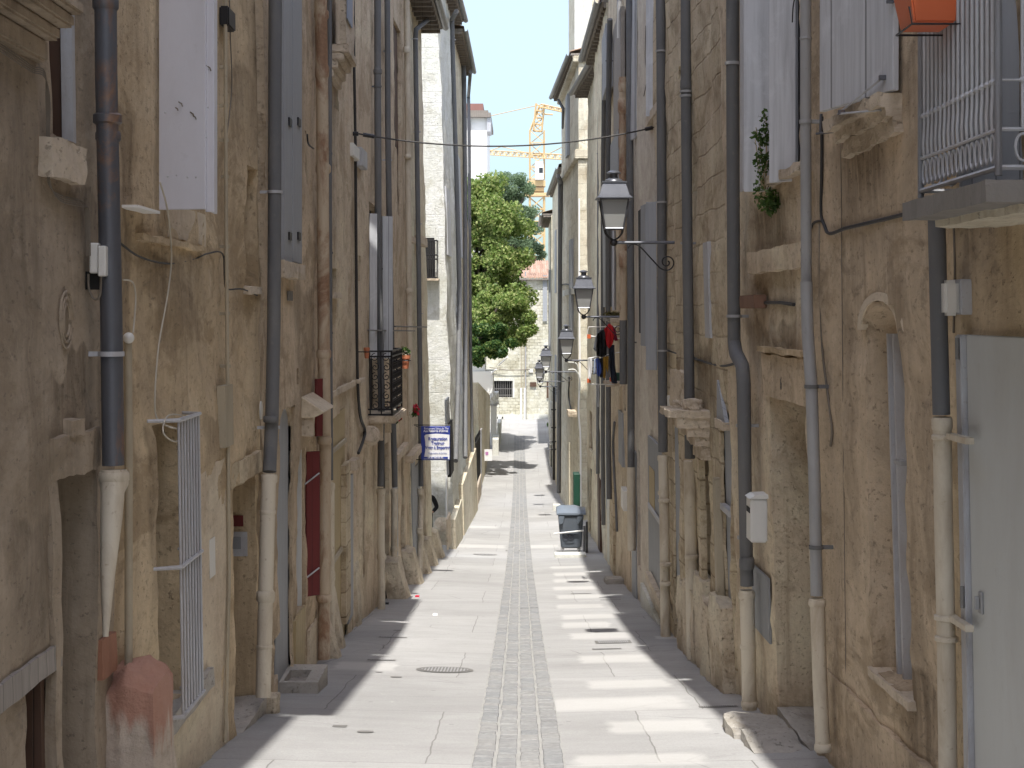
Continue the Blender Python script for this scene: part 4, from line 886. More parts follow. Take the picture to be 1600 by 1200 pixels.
# --- R3
b = R3 = Bld('house', 'ochre house on the right with door number 6 and tall white shutters holding a weed', 1, 10.87, 14.4, 2.04, 1.96, -.03, 6.5, WARM, 0.12, disp=.03)
b.grime = []
for (a_, c_, t_, bo, k_) in [(1165, 1250, 300, 520, 0.85), (1165, 1260, 505, 620, 0.8), (1150, 1200, 620, 1100, 0.5), (1262, 1285, 930, 1150, 0.7)]:
    ya_, yb_ = b.hit(a_, (t_+bo)/2)[0], b.hit(c_, (t_+bo)/2)[0]; zt_ = b.hit((a_+c_)/2, t_)[1]; zb_ = b.hit((a_+c_)/2, bo)[1]; b.grime.append((min(ya_, yb_), max(ya_, yb_), zt_, zb_, k_))
b.pipe([(1258,-60),(1259,0),(1259,200),(1260,440)], .036, ZINCL, .07, rings=[(1259,60,.02,1.1)], clamps=[(1259,190)]); b.pipe([(1260,440),(1262,520),(1268,605),(1273,760),(1276,930)], .04, ZINCL, .09, clamps=[(1268,604),(1275,855)], ringmat=ZINC)
b.pipe([(1277,935),(1281,1060),(1286,1175)], .048, CREAM, .09, rings=[(1277,942,.05,1.2),(1286,1168,.05,1.2)], name='drainpipe_shoe')
hd = b.hole(1272, 1203, 618, 1120, .5, DGREY, 'door'); b.part('lintel', OCHRE2, hd[0]-.1, hd[1]+.12, hd[3], hd[3]+.32, -.03, .03, rough=.015)
b.part('upper_band', WARM, hd[0]-.15, hd[1]+.55, hd[3]+.95, hd[3]+1.12, -.03, .05, rough=.015); b.part('ledge', OCHRE, hd[0]-.1, hd[1]+.15, hd[3]+.34, hd[3]+.38, -.03, .06, rough=.012)
y_, z_ = b.hit(1227, 600, .03); text('6', .13, INK, b.w(y_, z_, .062), (R(90), 0, R(-90)), b.root, 'door_number', bold=.002)
b.part('step', CONC, hd[0]-.0, hd[1]-.02, -3.9, H(hd[1])+.2, -.5, .02, rough=.012); 
b.panel('shutter', SHW, (1204, 11.34, 286, 3.6), (1245, 11.15), .035); p = b.panel('shutter', SHW, (1163, 12.1, 300, 3.6), (1206, 12.0), .03)
b.panel('shutter_leaf', GREYI, (1158, 12.35, 300, 3.6), (1163, 12.15), .02, parent=p)
b.ppx('window', DARK, 1245, 1166, -200, 292, -.02, .01); b.ppx('sill', CARVED, 1246, 1164, 292, 304, -.02, .09, rough=.012)
b.ppx('notice_plate', DGREY, 1200, 1174, 880, 974, .01, .03, bv=.003)
wcable(b, [(1240,476),(1220,473),(1195,473),(1178,470)], .014, CABLE); b.ppx('junction_box', RUSTB, 1178, 1155, 462, 482, 0, .1, bv=.006)
y_, z_ = b.hit(1218, 50); bm = newbm(); tube(bm, smoothpath([P(1276,42,11.)]+[P(x, y, 11.) for x, y in ((1270,50),(1262,54),(1256,52),(1254,60),(1259,63),(1263,58))]), .006, 6); obj('hook', bm, GREYI, b.root)
yv, zv = b.hit(1302, 1035); b.holeM(11.0, 11.12, zv-.07, zv+.05, .06, DARK, 'vent_hole')
b.finish()
# weed between the shutters
bm = newbm(); base = P(1196, 300, 11.8)
for k in range(9):
    tip = P(1178+random.random()*26, 175+random.random()*110, 11.7+random.random()*.3); pts = smoothpath([base, (base+tip)/2+Vector((random.uniform(-.03,.03), 0, 0)), tip], 4); tube(bm, pts, .003, 4)
e = empty('weed', base, 'green weed growing up between the white shutters on the right', 'plant'); WEED = leaf_mat('weed_leaf', [(.05,.11,.02),(.09,.17,.03),(.13,.2,.06)]); obj('stem', bm, YWOOD, e)
def leaves(name, mat, centers, n, sz, spread, parent=None, flat=.0, loc=None, elong=1.6):
    C = np.array([centers[i] for i in rng.randint(0, len(centers), n)]); d = rng.normal(size=(n, 3)); d /= np.linalg.norm(d, axis=1)[:, None]
    r = rng.rand(n, 1)**.4; p = C+d*r*np.array(spread); u = rng.normal(size=(n, 3)); u[:, 2] -= .3; u /= np.linalg.norm(u, axis=1)[:, None]
    w = rng.normal(size=(n, 3)); w -= u*(w*u).sum(1)[:, None]; w /= np.linalg.norm(w, axis=1)[:, None]; s = sz*(.6+.8*rng.rand(n, 1))
    off = np.array(RL[parent.name] if parent else (loc if loc is not None else (0, 0, 0)))
    v = np.stack([p-u*s*elong/2, p+w*s*.5, p+u*s*elong/2, p-w*s*.5], 1).reshape(-1, 3)-off
    me = bpy.data.meshes.new(name); me.vertices.add(len(v)); me.vertices.foreach_set('co', v.ravel()); me.loops.add(4*n); me.loops.foreach_set('vertex_index', np.arange(4*n)); me.polygons.add(n)
    me.polygons.foreach_set('loop_start', np.arange(0, 4*n, 4)); me.update(calc_edges=True); me.validate(); me.materials.append(mat)
    o = bpy.data.objects.new(name, me); COL.objects.link(o)
    if parent: o.parent = parent; RL[o.name] = Vector(off)
    elif loc is not None: o.location = loc
    return o
leaves('foliage', WEED, [P(1180+random.random()*22, 180+random.random()*140, 11.75) for _ in range(26)], 420, .022, (.04,.05,.05), e)
leaves('grass_tuft', WEED, [P(1205, 305+i*5, 11.7) for i in range(5)], 160, .02, (.07,.05,.06), e, elong=3)
c = gpt(1385, 1188); e = empty('weed', c, 'small green weed at the foot of the ochre wall beneath the arched slit window', 'plant'); leaves('foliage', WEED, [c+Vector((.02*k, .03*k, .05*k)) for k in range(4)], 140, .02, (.05,.07,.06), e, elong=2.5)
# mailbox and steps
e = empty('wall_mailbox', P(1185, 812, 11.95), 'white metal mailbox on the right wall beside the dark downpipe', 'mailbox'); c = P(1184, 812, 11.9)
bm = newbm(); box(bm, c.x-.06, c.x+.065, c.y-.05, c.y+.18, c.z-.165, c.z+.16); bevel(bm, .01, 2); obj('box_body', bm, WHITEP, e); bm = newbm(); box(bm, c.x-.064, c.x-.058, c.y-.02, c.y+.14, c.z+.05, c.z+.09); obj('letter_slot', bm, DARK, e)
bm = newbm(); quadbox(bm, [c+Vector(p) for p in ((-.07,-.06,.16),(.07,-.06,.16),(.07,.19,.16),(-.07,.19,.16),(-.03,-.06,.185),(.07,-.06,.19),(.07,.19,.19),(-.03,.19,.185))]); obj('lid', bm, WHITEP, e)
c = gpt(1225, 1165); bm = newbm(); rock(bm, (2.0-.22, 12.05, g(12.05)-.15), (.46, .7, .27), 41, .05, .3); rock(bm, (2.0-.2, 11.35, g(11.4)-.2), (.4, .7, .3), 43, .05, .3)
tag(obj('stone_step', bm, CONC, None, True, loc=c), 'worn broken stone steps below door number 6', 'step')

# --- R4
b = R4 = Bld('house', 'stained stone house on the right with a carved canopy and a pointed grey gate', 1, 14.42, 19.0, 1.95, 1.93, -.025, 6.6, STONE, 0.12, disp=.03)
b.grime = []
for (a_, c_, t_, bo, k_) in [(1085, 1130, 540, 800, 0.7), (1080, 1150, 900, 1100, 0.8), (1120, 1140, 100, 500, 0.35)]:
    ya_, yb_ = b.hit(a_, (t_+bo)/2)[0], b.hit(c_, (t_+bo)/2)[0]; zt_ = b.hit((a_+c_)/2, t_)[1]; zb_ = b.hit((a_+c_)/2, bo)[1]; b.grime.append((min(ya_, yb_), max(ya_, yb_), zt_, zb_, k_))
b.pipe([(1145,-60),(1145,0),(1145,150),(1146,400),(1147,532),(1150,552),(1160,572),(1162,600),(1164,750),(1167,915)], .054, ZINC, .1, rings=[(1167,880,.1,1.15)], clamps=[(1145,99),(1147,494),(1162,665),(1164,840)], ringmat=ZINCL)
b.pipe([(1167,922),(1169,1000),(1171,1108)], .06, CREAM, .1, rings=[(1167,930,.06,1.15),(1169,1010,.04,1.12),(1171,1100,.05,1.15)], name='drainpipe_shoe')
b.ppx('grey_bar', GREYI, 1107, 1098, 380, 527, 0, .05); b.ppx('putlog_recess', DARK, 1138, 1132, 52, 90, -.02, .013); b.ppx('wire_frame', BLACKM, 1124, 1118, 468, 484, 0, .014); b.ppx('putlog_recess', DARK, 1065, 1058, 110, 128, -.02, .013)
hgd = b.hole(1153, 1126, 640, 1300, .03, SHG, 'gate'); 
Yg0, Yg1 = hgd[0], hgd[1]; ym = (Yg0+Yg1)/2; zz = hgd[3]
bm = newbm(); quadbox(bm, [b.w(Yg0,zz-.1,0), b.w(Yg1,zz-.1,0), b.w(Yg1,zz-.1,.04), b.w(Yg0,zz-.1,.04), b.w(ym+.25,zz+.28,0), b.w(ym+.3,zz+.28,0), b.w(ym+.3,zz+.28,.03), b.w(ym+.25,zz+.28,.03)]); obj('gable_plate', bm, SHG, hgd[4])
b.part('strap', GREYI, Yg0, Yg1, b.hit(1140,800)[1]-.03, b.hit(1140,800)[1]+.03, -.03, .03, bv=.004, parent=hgd[4]); b.part('brace', CARVED, Yg0, Yg1, zz-.16, zz-.08, .0, .06, rough=.012, parent=hgd[4])
hdk = b.hole(1112, 1094, 712, 1300, .1, DWOOD, 'door'); b.ppx('pilaster', BEIGE, 1120, 1113, 745, 1015, 0, .07, bv=.01); b.ppx('pilaster', STONE, 1096, 1088, 715, 1010, 0, .06, rough=.01)
Yc0, zc = 16.0, -.97; Yc1 = 16.75
for k, (o, z0, z1) in enumerate(((.09,-.5,-.36),(.15,-.36,-.26),(.22,-.26,-.17),(.33,-.17,-.07),(.42,-.07,.0))): b.part('canopy', CARVED, Yc0-.02*k, Yc1+.02*k, zc+z0, zc+z1, -.03, o, rough=.015)
for k, (yy, o, s_) in enumerate(((Yc0+.12,.17,.15),(Yc0+.4,.08,.12),(Yc1-.15,.25,.1))):
    c = b.w(yy, zc-.01, o); bm = newbm(); rock(bm, c, (s_, s_*1.3, s_*.8), 50+k, .12, .3, sub=3); tag(obj('loose_stone', bm, CARVED, None, False, loc=c), ['largest loose stone lying on the carved canopy','flat loose stone at the back of the carved canopy','far loose stone on the carved canopy'][k], 'stone')
wcable(b, [(1072,552),(1085,560),(1110,568),(1130,572),(1148,568)], .012, CABLE)
for k, (a, c_, t_, bo) in enumerate([(1150,1128,925,1120),(1128,1112,930,1060),(1112,1095,890,1060),(1096,1078,905,1020)]): b.ppx('buttress_stone', GUARD, a, c_, t_, bo+60, -.05, .13 if k < 2 else .08, rough=.03, oref=0)
b.finish()

# --- R5
b = R5 = Bld('house', 'narrow stone house on the right with a little rounded niche and notice board', 1, 19.02, 22.5, 1.98, 1.98, -.015, 6.8, STONE, 0.2, disp=.025)
b.pipe([(1071,-40),(1072,0),(1072,145),(1074,380),(1077,600),(1078,716)], .056, ZINC, .16, rings=[(1072,132,.1,1.1)], clamps=[(1072,143),(1072,150),(1073,380)], ringmat=ZINCL)
b.pipe([(1078,720),(1080,860),(1083,1030)], .07, CREAM, .09, rings=[(1081,870,.04,1.12)], name='drainpipe_shoe')
hn = b.hole(1064, 1050, 640, 1000, .03, SHG, 'door'); b.ppx('niche_hood', CARVED, 1066, 1047, 575, 645, -.02, .14, rough=.04); b.ppx('jamb', CARVED, 1068, 1063, 640, 950, -.02, .05, rough=.01)
b.ppx('putlog_recess', DARK, 1058, 1054, 110, 125, -.02, .013); b.ppx('switch_box', WHITEP, 1046, 1042, 618, 640, 0, .06)
b.ppx('buttress_stone', GUARD, 1085, 1070, 900, 1060, -.05, .1, rough=.03, oref=0)
wcable(b, [(1040,546),(1050,550),(1064,554),(1072,552)], .01, CABLE)
b.finish()

# --- R6
b = R6 = Bld('house', 'smooth pinkish-beige house on the right with big grey folded shutters', 1, 22.52, 29.0, 1.99, 2.0, -.008, 7.2, LILAC, 0.32, disp=.012)
b.pipe([(1031,-40),(1032,0),(1033,80),(1034,330),(1035,550),(1036,706)], .062, ZINC, .11, rings=[], clamps=[(1033,80),(1034,316),(1035,548)], ringmat=ZINCL)
b.pipe([(1036,712),(1038,800),(1040,1000)], .065, CREAM, .11, rings=[(1036,716,.08,1.15),(1037,770,.06,1.2),(1038,782,.05,1.2),(1040,882,.05,1.2),(1040,912,.05,1.2)], name='drainpipe_shoe')
for (a, Ya, bo, tp, bb, Yb) in ((1010,23.0,578,316,1029,22.9),(1003,23.5,540,322,1010,23.05)): b.panel('shutter', SHG, (a, Ya, bo, (HY-tp)*Ya/F), (bb, Yb), .04)
for (a, Ya, bo, tp, bb, Yb) in ((1010,23.0,182,-80,1028,22.9),(993,26.5,212,-80,1000,26.9),(986,27.,220,-80,993,26.6)): b.panel('shutter', SHW, (a, Ya, bo, (HY-tp)*Ya/F), (bb, Yb), .04)
b.ppx('shutter_gap', DARK, 1003, 997, 330, 520, 0, .02)
b.ppx('notice_board', DGREY, 1036, 1012, 680, 905, 0, .04, rough=.0); b.ppx('notice_sheet', YWOOD, 1022, 1014, 727, 796, .042, .05); b.ppx('strap', GREYI, 1036, 1012, 785, 792, .05, .07); b.ppx('sill', CARVED, 1034, 1008, 892, 902, 0, .12, rough=.01)
b.ppx('window', DWOOD, 1001, 996, 700, 880, -.02, .02); b.ppx('door', SHG, 993, 986, 700, 950, -.02, .03); b.ppx('plinth', CREAMW, 1030, 1000, 910, 1010, -.02, .06, rough=.01)
wcable(b, [(1009,40),(1008,90),(1011,120),(1006,150)], .008, CABLEB, 'tie')
b.ppx('sill', CARVED, 1028, 1008, 186, 200, -.02, .08, rough=.01)
b.finish()
c = gpt(967, 915); bm = newbm(); quadbox(bm, [c+Vector(p) for p in ((-.28,-.3,-.2),(.3,-.3,-.2),(.3,.7,-.3),(-.28,.7,-.3),(-.26,-.28,.17),(.3,-.28,.17),(.3,.7,.08),(-.26,.7,.08))]); bevel(bm, .02, 2); tag(obj('doorstep', bm, CONC, loc=c), 'low concrete doorstep jutting from the right wall, halfway to the bin', 'step')
bm = newbm(); c = gpt(1018, 972); quadbox(bm, [c+Vector(p) for p in ((-.25,-.2,-.1),(.1,-.2,-.1),(.1,.3,-.1),(-.25,.3,-.1),(-.2,-.18,.03),(.1,-.18,.03),(.1,.3,.0),(-.2,.3,.0))]); tag(obj('cellar_lid', bm, CONC, loc=c), 'flat concrete slab at the foot of the cream pipe by the notice board', 'slab')

# --- R7
b = R7 = Bld('house', 'tall cream right house with a rusty orange pipe and the laundry rack', 1, 29.02, 36.0, 2.0, 2.04, -.005, 8.2, WARM, 0.3, disp=.02)
b.pipe([(983,-40),(984,0),(984,200),(985,380),(986,500),(986,730)], .062, ZINC, .1, clamps=[(984,180),(985,535)]); b.pipe([(986,730),(987,860)], .07, CREAM, .1, name='drainpipe_shoe')
b.pipe([(973,120),(973,300),(974,440),(974,500)], .07, RUSTP, .1, rings=[(973,135,.2,1.15),(973,165,.3,1.3),(973,222,.25,1.15),(974,405,.3,1.25)])
b.pipe([(974,500),(974,560),(974,600)], .07, ZINC, .1)
b.panel('shutter', SHW, (958, 33.2, 485, (HY-360)*33.2/F), (968, 33.4), .05)
b.ppx('shutter', SHG, 966, 953, 228, 320, .0, .12); b.ppx('plank', GWOOD, 970, 958, 48, 230, .02, .1); b.pipe([(968,-60),(968,30),(968,60)], .05, ZINCL, .08)
b.ppx('window', DWOOD, 978, 975, 560, 640, -.02, .03); b.ppx('window', SHG, 972, 966, 640, 720, -.02, .05); b.ppx('box_fitting', WHITEP, 974, 970, 760, 790, 0, .1)
b.part('sill', CARVED, 31.0, 32.3, -1.42, -1.34, -.05, .32, rough=.02); b.part('sill', CARVED, 31.6, 32.9, -.17, -.09, -.05, .2, rough=.02)
wcable(b, [(960,660,.05),(958,700,.05),(962,780,.05),(964,830,.05)], .03, ZINC, 'leaning_tube'); b.ppx('doorpost', STONE, 958, 952, 720, 880, -.02, .05, rough=.01); b.ppx('doorpost', CREAMW, 952, 948, 700, 870, -.02, .05)
b.finish()
# --- R8
b = R8 = Bld('house', 'cream two-eaved house on the right just behind the wheeled bin, the nearer eave', 1, 36.02, 44.5, 2.04, 2.16, -.01, 7.0, PALE, .3, disp=.02, gut=(.12,.3))
b.pipe([(953,30),(951,150),(950,300),(950,500),(951,700),(952,780)], .055, ZINC, .1, clamps=[(951,95)]); b.pipe([(944,100),(942,300),(942,560),(942,720),(943,820)], .05, ZINC, .1)
b.ppx('shutter', SHG, 947, 940, 65, 160, .0, .14); b.ppx('shutter', SHG, 946, 941, 340, 480, .0, .14); b.ppx('window', DWOOD, 944, 939, 730, 810, -.02, .05); b.ppx('window', SHG, 950, 946, 680, 790, -.02, .05)
b.ppx('door', DWOOD, 937, 933, 740, 850, -.02, .04)
b.finish()
# --- R9
b = R9 = Bld('house', 'cream house on the right with its gutter running diagonally toward the stone house', 1, 44.52, 52.0, 2.19, 2.2, .0, 7.1, PALE, .3, disp=.02, gut=(.1,.48))
b.pipe([(937,115),(936,300),(935,500),(934,740)], .05, ZINC, .1, clamps=[(937,145),(936,240)]); b.panel('shutter', SHG, (923, 50., 193, (HY-125)*50./F), (935, 50.4), .06); b.panel('shutter', SHG, (929, 48.5, 528, (HY-290)*48.5/F), (934, 48.7), .06)
b.ppx('window', DWOOD, 926, 921, 640, 700, -.02, .03); b.ppx('window', DARK, 924, 920, 725, 830, -.02, .03)
b.finish()
# --- R10
b = R10 = Bld('house', 'stone corner house on the right with a moulded band and sunlit edge', 1, 57.0, 68.6, 2.1, 1.8, .0, 9.2, PALE2, .35, disp=.012, gut=(.3,.42), depth=5)
b.pipe([(872,155,.4),(880,170,.2),(879,200,.1)], .05, ZINC, .1, name='gutter_pipe')
b.part('string_course', PALE2, 56.85, 68.6, 5.5, 5.85, -.6, .14, bv=.03); b.part('cornice', PALE2, 56.9, 68.6, 8.95, 9.18, -.6, .2, bv=.03); b.part('quoin', PALE2, 56.94, 57.4, -7.6, 5.48, -.3, .02)
b.part('shutter', SHG, 60., 61.4, -.8, 2.8, .0, .1); b.part('shutter', SHG, 62.5, 63.8, 6.2, 8.6, .0, .1)
b.part('ledge', CREAMW, 57.2, 66, .72, .95, -.02, .1); b.part('hood', CARVED, 58., 59.2, -3.75, -3.55, -.02, .3, rough=.03); b.part('doorpost', PALE2, 62., 62.3, -7.5, -5, -.02, .06)
bm = newbm(); tube(bm, smoothpath([P(905,310,56.8),P(905,450,56.8),P(906,570,56.8),P(904,640,56.8),P(907,690,56.8),P(907,800,56.8)]), .035, 6); obj('conduit', bm, WHITEB, b.root, smooth=True)
bm = newbm(); tube(bm, smoothpath([P(888,566,56.6),P(900,568,56.6),P(904,580,56.7)]), .03, 6); tube(bm, smoothpath([P(888,578,56.6),P(898,578,56.6),P(905,590,56.7),P(906,610,56.7)]), .03, 6); obj('conduit', bm, CREAMW, b.root, smooth=True)
wcable(b, [(876,446),(884,444),(893,446)], .03, CABLE); wcable(b, [(890,590),(889,620),(894,645)], .04, CABLE)
b.finish()
# sunlit taller building behind, only its upper storey shows
b = Bld('tower_house', 'tall sunlit stone house rising behind the right-hand roofs', 1, 70, 80, 2.45, 2.45, 0, 17, PALE2, .3, depth=9, disp=.0); b.part('quoin', CREAMW, 69.9, 70.2, 8, 16.9, -.7, .05); b.finish()
bm = newbm(); box(bm, 2.2, 2.5, 66, 66.5, 8.8, 10.1); e = empty('chimney', (2.35, 66.2, 8.8), 'small brick chimney against the sky at the right-hand roof line', 'chimney'); obj('chimney_stack', bm, TERRA, e)
bm = newbm(); box(bm, 2.12, 2.58, 65.9, 66.6, 10.1, 10.2); obj('chimney_cap', bm, CONC, e)
# --- R11, R12
b = Bld('house', 'low house beyond the stone one on the right with a long dark downpipe', 1, 68.62, 84.0, 1.80, 1.72, .0, 6.2, PALE, .35, disp=.01, gut=(.12,.2), depth=5)
b.pipe([(872,275,.3),(876,285,.1),(875,400,.1),(874,600,.1),(873,770,.1)], .09, ZINC, .1)
b.part('window', DARK, 70.5, 72, -5, -1.8, -.02, .05); b.part('window', SHG, 76, 78, 1, 4, -.02, .05); b.part('window', SHG, 76, 78, -4.2, -2, -.02, .05); b.finish()
b = Bld('house', 'far pale house on the right with a broad arched front by the junction', 1, 86.0, 97.0, 1.7, 1.74, .0, 5.3, PALE2, .5, disp=.01, depth=6)
b.part('shutter', SHG, 88, 90, -2, 2.4, 0, .1); bm = newbm(); n = 12
A0 = [Vector((1.72+.0, 85.9, -8.2)), Vector((2.6, 85.9, -8.2)), Vector((2.6, 85.9, 3.2))]
pts = [Vector((1.72+.7*(1-math.cos(a*math.pi/2/n)), 85.9, 1.5+1.4*math.sin(a*math.pi/2/n))) for a in range(n+1)]
vs = [bm.verts.new(p) for p in [A0[0]]+pts+[Vector((2.6,85.9,2.9)), A0[1]]]; f = bm.faces.new(vs); r_ = bmesh.ops.extrude_face_region(bm, geom=[f]); bmesh.ops.translate(bm, verts=[v for v in r_['geom'] if isinstance(v, bmesh.types.BMVert)], vec=(0, -.3, 0)); obj('arched_buttress', bm, CREAMW, b.root)
b.finish()
e = empty('gate_pillar', (2.0, 83.2, g(83)), 'sunlit pale pillar with a red letter plate on the right near the junction', 'pillar'); bm = newbm(); z1_ = (HY-627)*84.2/F; box(bm, 1.62, 1.71, 84.1, 84.9, g(84)-.3, z1_); box(bm, 1.58, 1.9, 84.1, 85.4, g(84)-.3, g(84)+1.2); bevel(bm, .02); obj('pillar_shaft', bm, CREAMW, e); bm = newbm(); c = P(866, 646, 84.0); box(bm, c.x-.1, c.x+.05, 84.0, 84.08, c.z-.12, c.z+.08); obj('letter_plate', bm, REDW, e)

# ================================================================= FAR END
# end building across the junction
e = empty('end_house', (0, 103, g(103)), 'rubble-stone house across the junction closing the view, with a barred window', 'house')
YE = 103.0; c0, c1 = P(735, 0, YE).x-6, P(868, 0, YE).x+6; ztop = (HY-437)*YE/F
wx0, wx1, wz0, wz1 = P(771,0,YE).x, P(801,0,YE).x, (HY-621)*YE/F, (HY-595)*YE/F
bm = newbm(); zb = g(103)-.3
for (a, b_, z0, z1) in ((c0,wx0,zb,ztop),(wx1,c1,zb,ztop),(wx0,wx1,zb,wz0),(wx0,wx1,wz1,ztop)): box(bm, a, b_, YE, YE+.4, z0, z1)
box(bm, c0, c1, YE+.41, YE+9, zb, ztop); obj('wall', bm, RUBBLE, e)
bm = newbm(); box(bm, wx0-.05, wx1+.05, YE+.25, YE+.3, wz0-.05, wz1+.05); wn = obj('window', bm, DARK, e)
bm = newbm()
for i in range(9): tube(bm, [(wx0+(wx1-wx0)*(i+.5)/9, YE+.08, wz0), (wx0+(wx1-wx0)*(i+.5)/9, YE+.08, wz1)], .018, 5)
for k in (.12, .5): box(bm, wx0, wx1, YE+.06, YE+.1, wz0+(wz1-wz0)*k, wz0+(wz1-wz0)*k+.04)
obj('window_bars', bm, IRON, wn); bm = newbm()
for a, b_ in ((wx0-.16, wx0), (wx1, wx1+.12)): box(bm, a, b_, YE-.03, YE+.2, wz0-.02, wz1+.2)
box(bm, wx0, wx1, YE-.03, YE+.2, wz1, wz1+.2); obj('window_surround', bm, CREAMW, wn)
bm = newbm(); box(bm, c0, c1, YE-.08, YE-.002, zb, (HY-647)*YE/F); obj('plinth', bm, CREAMW, e)
for (x0, x1, y0, y1, m_, nm) in ((828,838,597,604,DWOOD,'window'),(848,855,430,502,SHG,'shutter'),(854,859,596,622,DWOOD,'door'),(777,781,651,655,DARK,'vent'),(782,786,651,655,DARK,'vent'),(777,781,656,659,DARK,'vent'),(782,786,656,659,DARK,'vent'),(826,833,576,582,WHITEP,'junction_box'),(827,838,400,408,DWOOD,'window')):
    bm = newbm(); a, c = P(x0, y0, YE), P(x1, y1, YE); box(bm, a.x, c.x, YE-.1, YE-.085, c.z, a.z); 
    obj(nm, bm, m_, e)
for (x, y0, y1, r, m_) in ((821,425,652,.05,ZINCL),(814,450,640,.03,BEIGE),(819,500,640,.03,BEIGE)): bm = newbm(); tube(bm, [P(x, y0, YE-.12), P(x+.5, y1, YE-.12)], r, 6); obj('drainpipe', bm, m_, e, smooth=True)
for (x0, x1) in ((813,815.5),(818.5,821)): bm = newbm(); a, c = P(x0, 606, YE), P(x1, 658, YE); box(bm, a.x, c.x, YE-.3, YE-.16, c.z, a.z); obj('white_post', bm, WHITEB, e)
bm = newbm(); n = 120
for i in range(n):
    x = c0+(c1-c0)*i/n; 
    for j in range(4):
        a, b_ = bm.verts.new((x, YE-.3+j*.9, ztop+.1+j*.3)), bm.verts.new((x+.07, YE-.3+j*.9, ztop+.2+j*.3)); c_, d_ = bm.verts.new((x+.16, YE-.3+j*.9, ztop+.1+j*.3)), None
        a2, b2, c2 = [bm.verts.new(v.co+Vector((0, .95, .3))) for v in (a, b_, c_)]; bm.faces.new([a, b_, b2, a2]); bm.faces.new([b_, c_, c2, b2]); bm.faces.new([a, b_, c_])
obj('roof', bm, TILER, e, smooth=False); bm = newbm(); box(bm, c0, c1, YE-.32, YE+.0, ztop-.02, ztop+.08); obj('eave', bm, SOFF, e)
cable('street_cable', 'cable strung along the front of the rubble-stone end house', [P(765,574,YE-.2), P(790,578,YE-.2), P(810,578,YE-.2), P(828,577,YE-.2)], .03, CABLEB, k=4)

# white tall block behind the trees
e = empty('apartment_block', (-4, 130, g(130)), 'tall white block with a brown parapet and dark cornice behind the trees', 'building'); Yw = 130.
x0, x1 = P(735,0,Yw).x-10, P(761,0,Yw).x
bm = newbm(); box(bm, x0, x1, Yw, Yw+12, g(Yw)-1, (HY-184)*Yw/F); obj('wall', bm, WHITEB, e)
bm = newbm(); box(bm, x0, P(767,0,Yw).x, Yw-.5, Yw+12.5, (HY-184)*Yw/F, (HY-177)*Yw/F); box(bm, x0, P(763,0,Yw).x, Yw-.3, Yw+12, (HY-177)*Yw/F+.003, (HY-173)*Yw/F); obj('cornice', bm, SOFF, e)
bm = newbm(); box(bm, x0, P(755,0,Yw).x, Yw-.1, Yw+9, (HY-172.8)*Yw/F, (HY-162)*Yw/F); obj('parapet', bm, paint_mat('brown_red_parapet', (.24,.12,.1), .8, .2), e)
bm = newbm(); box(bm, x1+.002, P(767,0,Yw).x, Yw-.3, Yw+3, (HY-206)*Yw/F, (HY-184.2)*Yw/F); obj('side_canopy', bm, GREYI, e); bm = newbm(); tube(bm, [P(732.5,188,Yw-.2), P(732.5,300,Yw-.2)], .12, 6); obj('drainpipe', bm, ZINC, e)

# left boundary wall, gate pillar, white annexe
def tagbox(nm, lab, cat, boxes, mat, bv=.0):
    bm = newbm()
    for bx in boxes: box(bm, *bx)
    if bv: bevel(bm, bv)
    return tag(obj(nm, bm, mat, loc=(boxes[0][0], boxes[0][2], boxes[0][4])), lab, cat)
e = empty('garden_wall', (-1.9, 72, g(72)), 'tall plaster boundary wall beyond the last left house, its end bright in the sun', 'wall')
bm = newbm(); quadbox(bm, [(-3.2,72,-9),(-1.86,72,-9),(-1.67,90,-9),(-3.2,90,-9),(-3.2,72,-3.1),(-1.86,72,-3.1),(-1.67,90,-4.6),(-3.2,90,-4.6)]); obj('wall_body', bm, PALE, e)
for (ya, yb, zt_) in ((74,75.5,-5.4),(80,81.2,-5.2)): bm = newbm(); box(bm, -1.86+.0, -1.78, ya, yb, -8.8, zt_); obj('door', bm, GREYI, e)
bm = newbm()
for i in range(14): tube(bm, [(-1.86+.006*i, 67+i*.36, g(70)-.2), (-1.86+.006*i, 67+i*.36, g(70)+2.9)], .03, 5)
for h in (.3, 2.7): tube(bm, [(-1.86, 66.6, g(70)+h), (-1.78, 72, g(70)+h)], .04, 5)
tag(obj('iron_fence', bm, BLACKM, loc=(-1.8, 67, g(68))), 'dark iron railing fence between the last left house and the boundary wall', 'fence')
tagbox('dwarf_wall', 'low plaster wall with a light coping under the dark iron fence', 'wall', [(-2.1,-1.72,66.3,71.9,-9,g(69)+.9)], CARVED, .02)
tagbox('white_annexe', 'sunlit white annexe jutting over the boundary wall under the tree', 'building', [(-3.2,-1.46,88,91,(HY-615)*88/F,(HY-580)*88/F),(-3.2,-1.9,88.2,90.8,(HY-580)*88/F,(HY-545)*88/F)], WHITEB, .02)
e = empty('gate_pillar', P(772,690,92), 'white gate pillar topped by a broken carved stone on the left near the junction', 'pillar'); a, c_ = P(766.5,634,91.5), P(776,700,91.5)
bm = newbm(); box(bm, a.x, c_.x, 91.5, 92.1, -8.3, a.z); obj('pillar_shaft', bm, WHITEB, e); bm = newbm(); box(bm, a.x-.1, c_.x+.05, 91.4, 92.2, a.z+.003, a.z+.1); obj('pillar_cap', bm, GREYI, e)
bm = newbm(); rock(bm, (P(772,0,91.8).x, 91.8, a.z+.1), (.5,.5,.68), 61, .2, .5, sub=3); obj('broken_finial', bm, WHITEB, e)
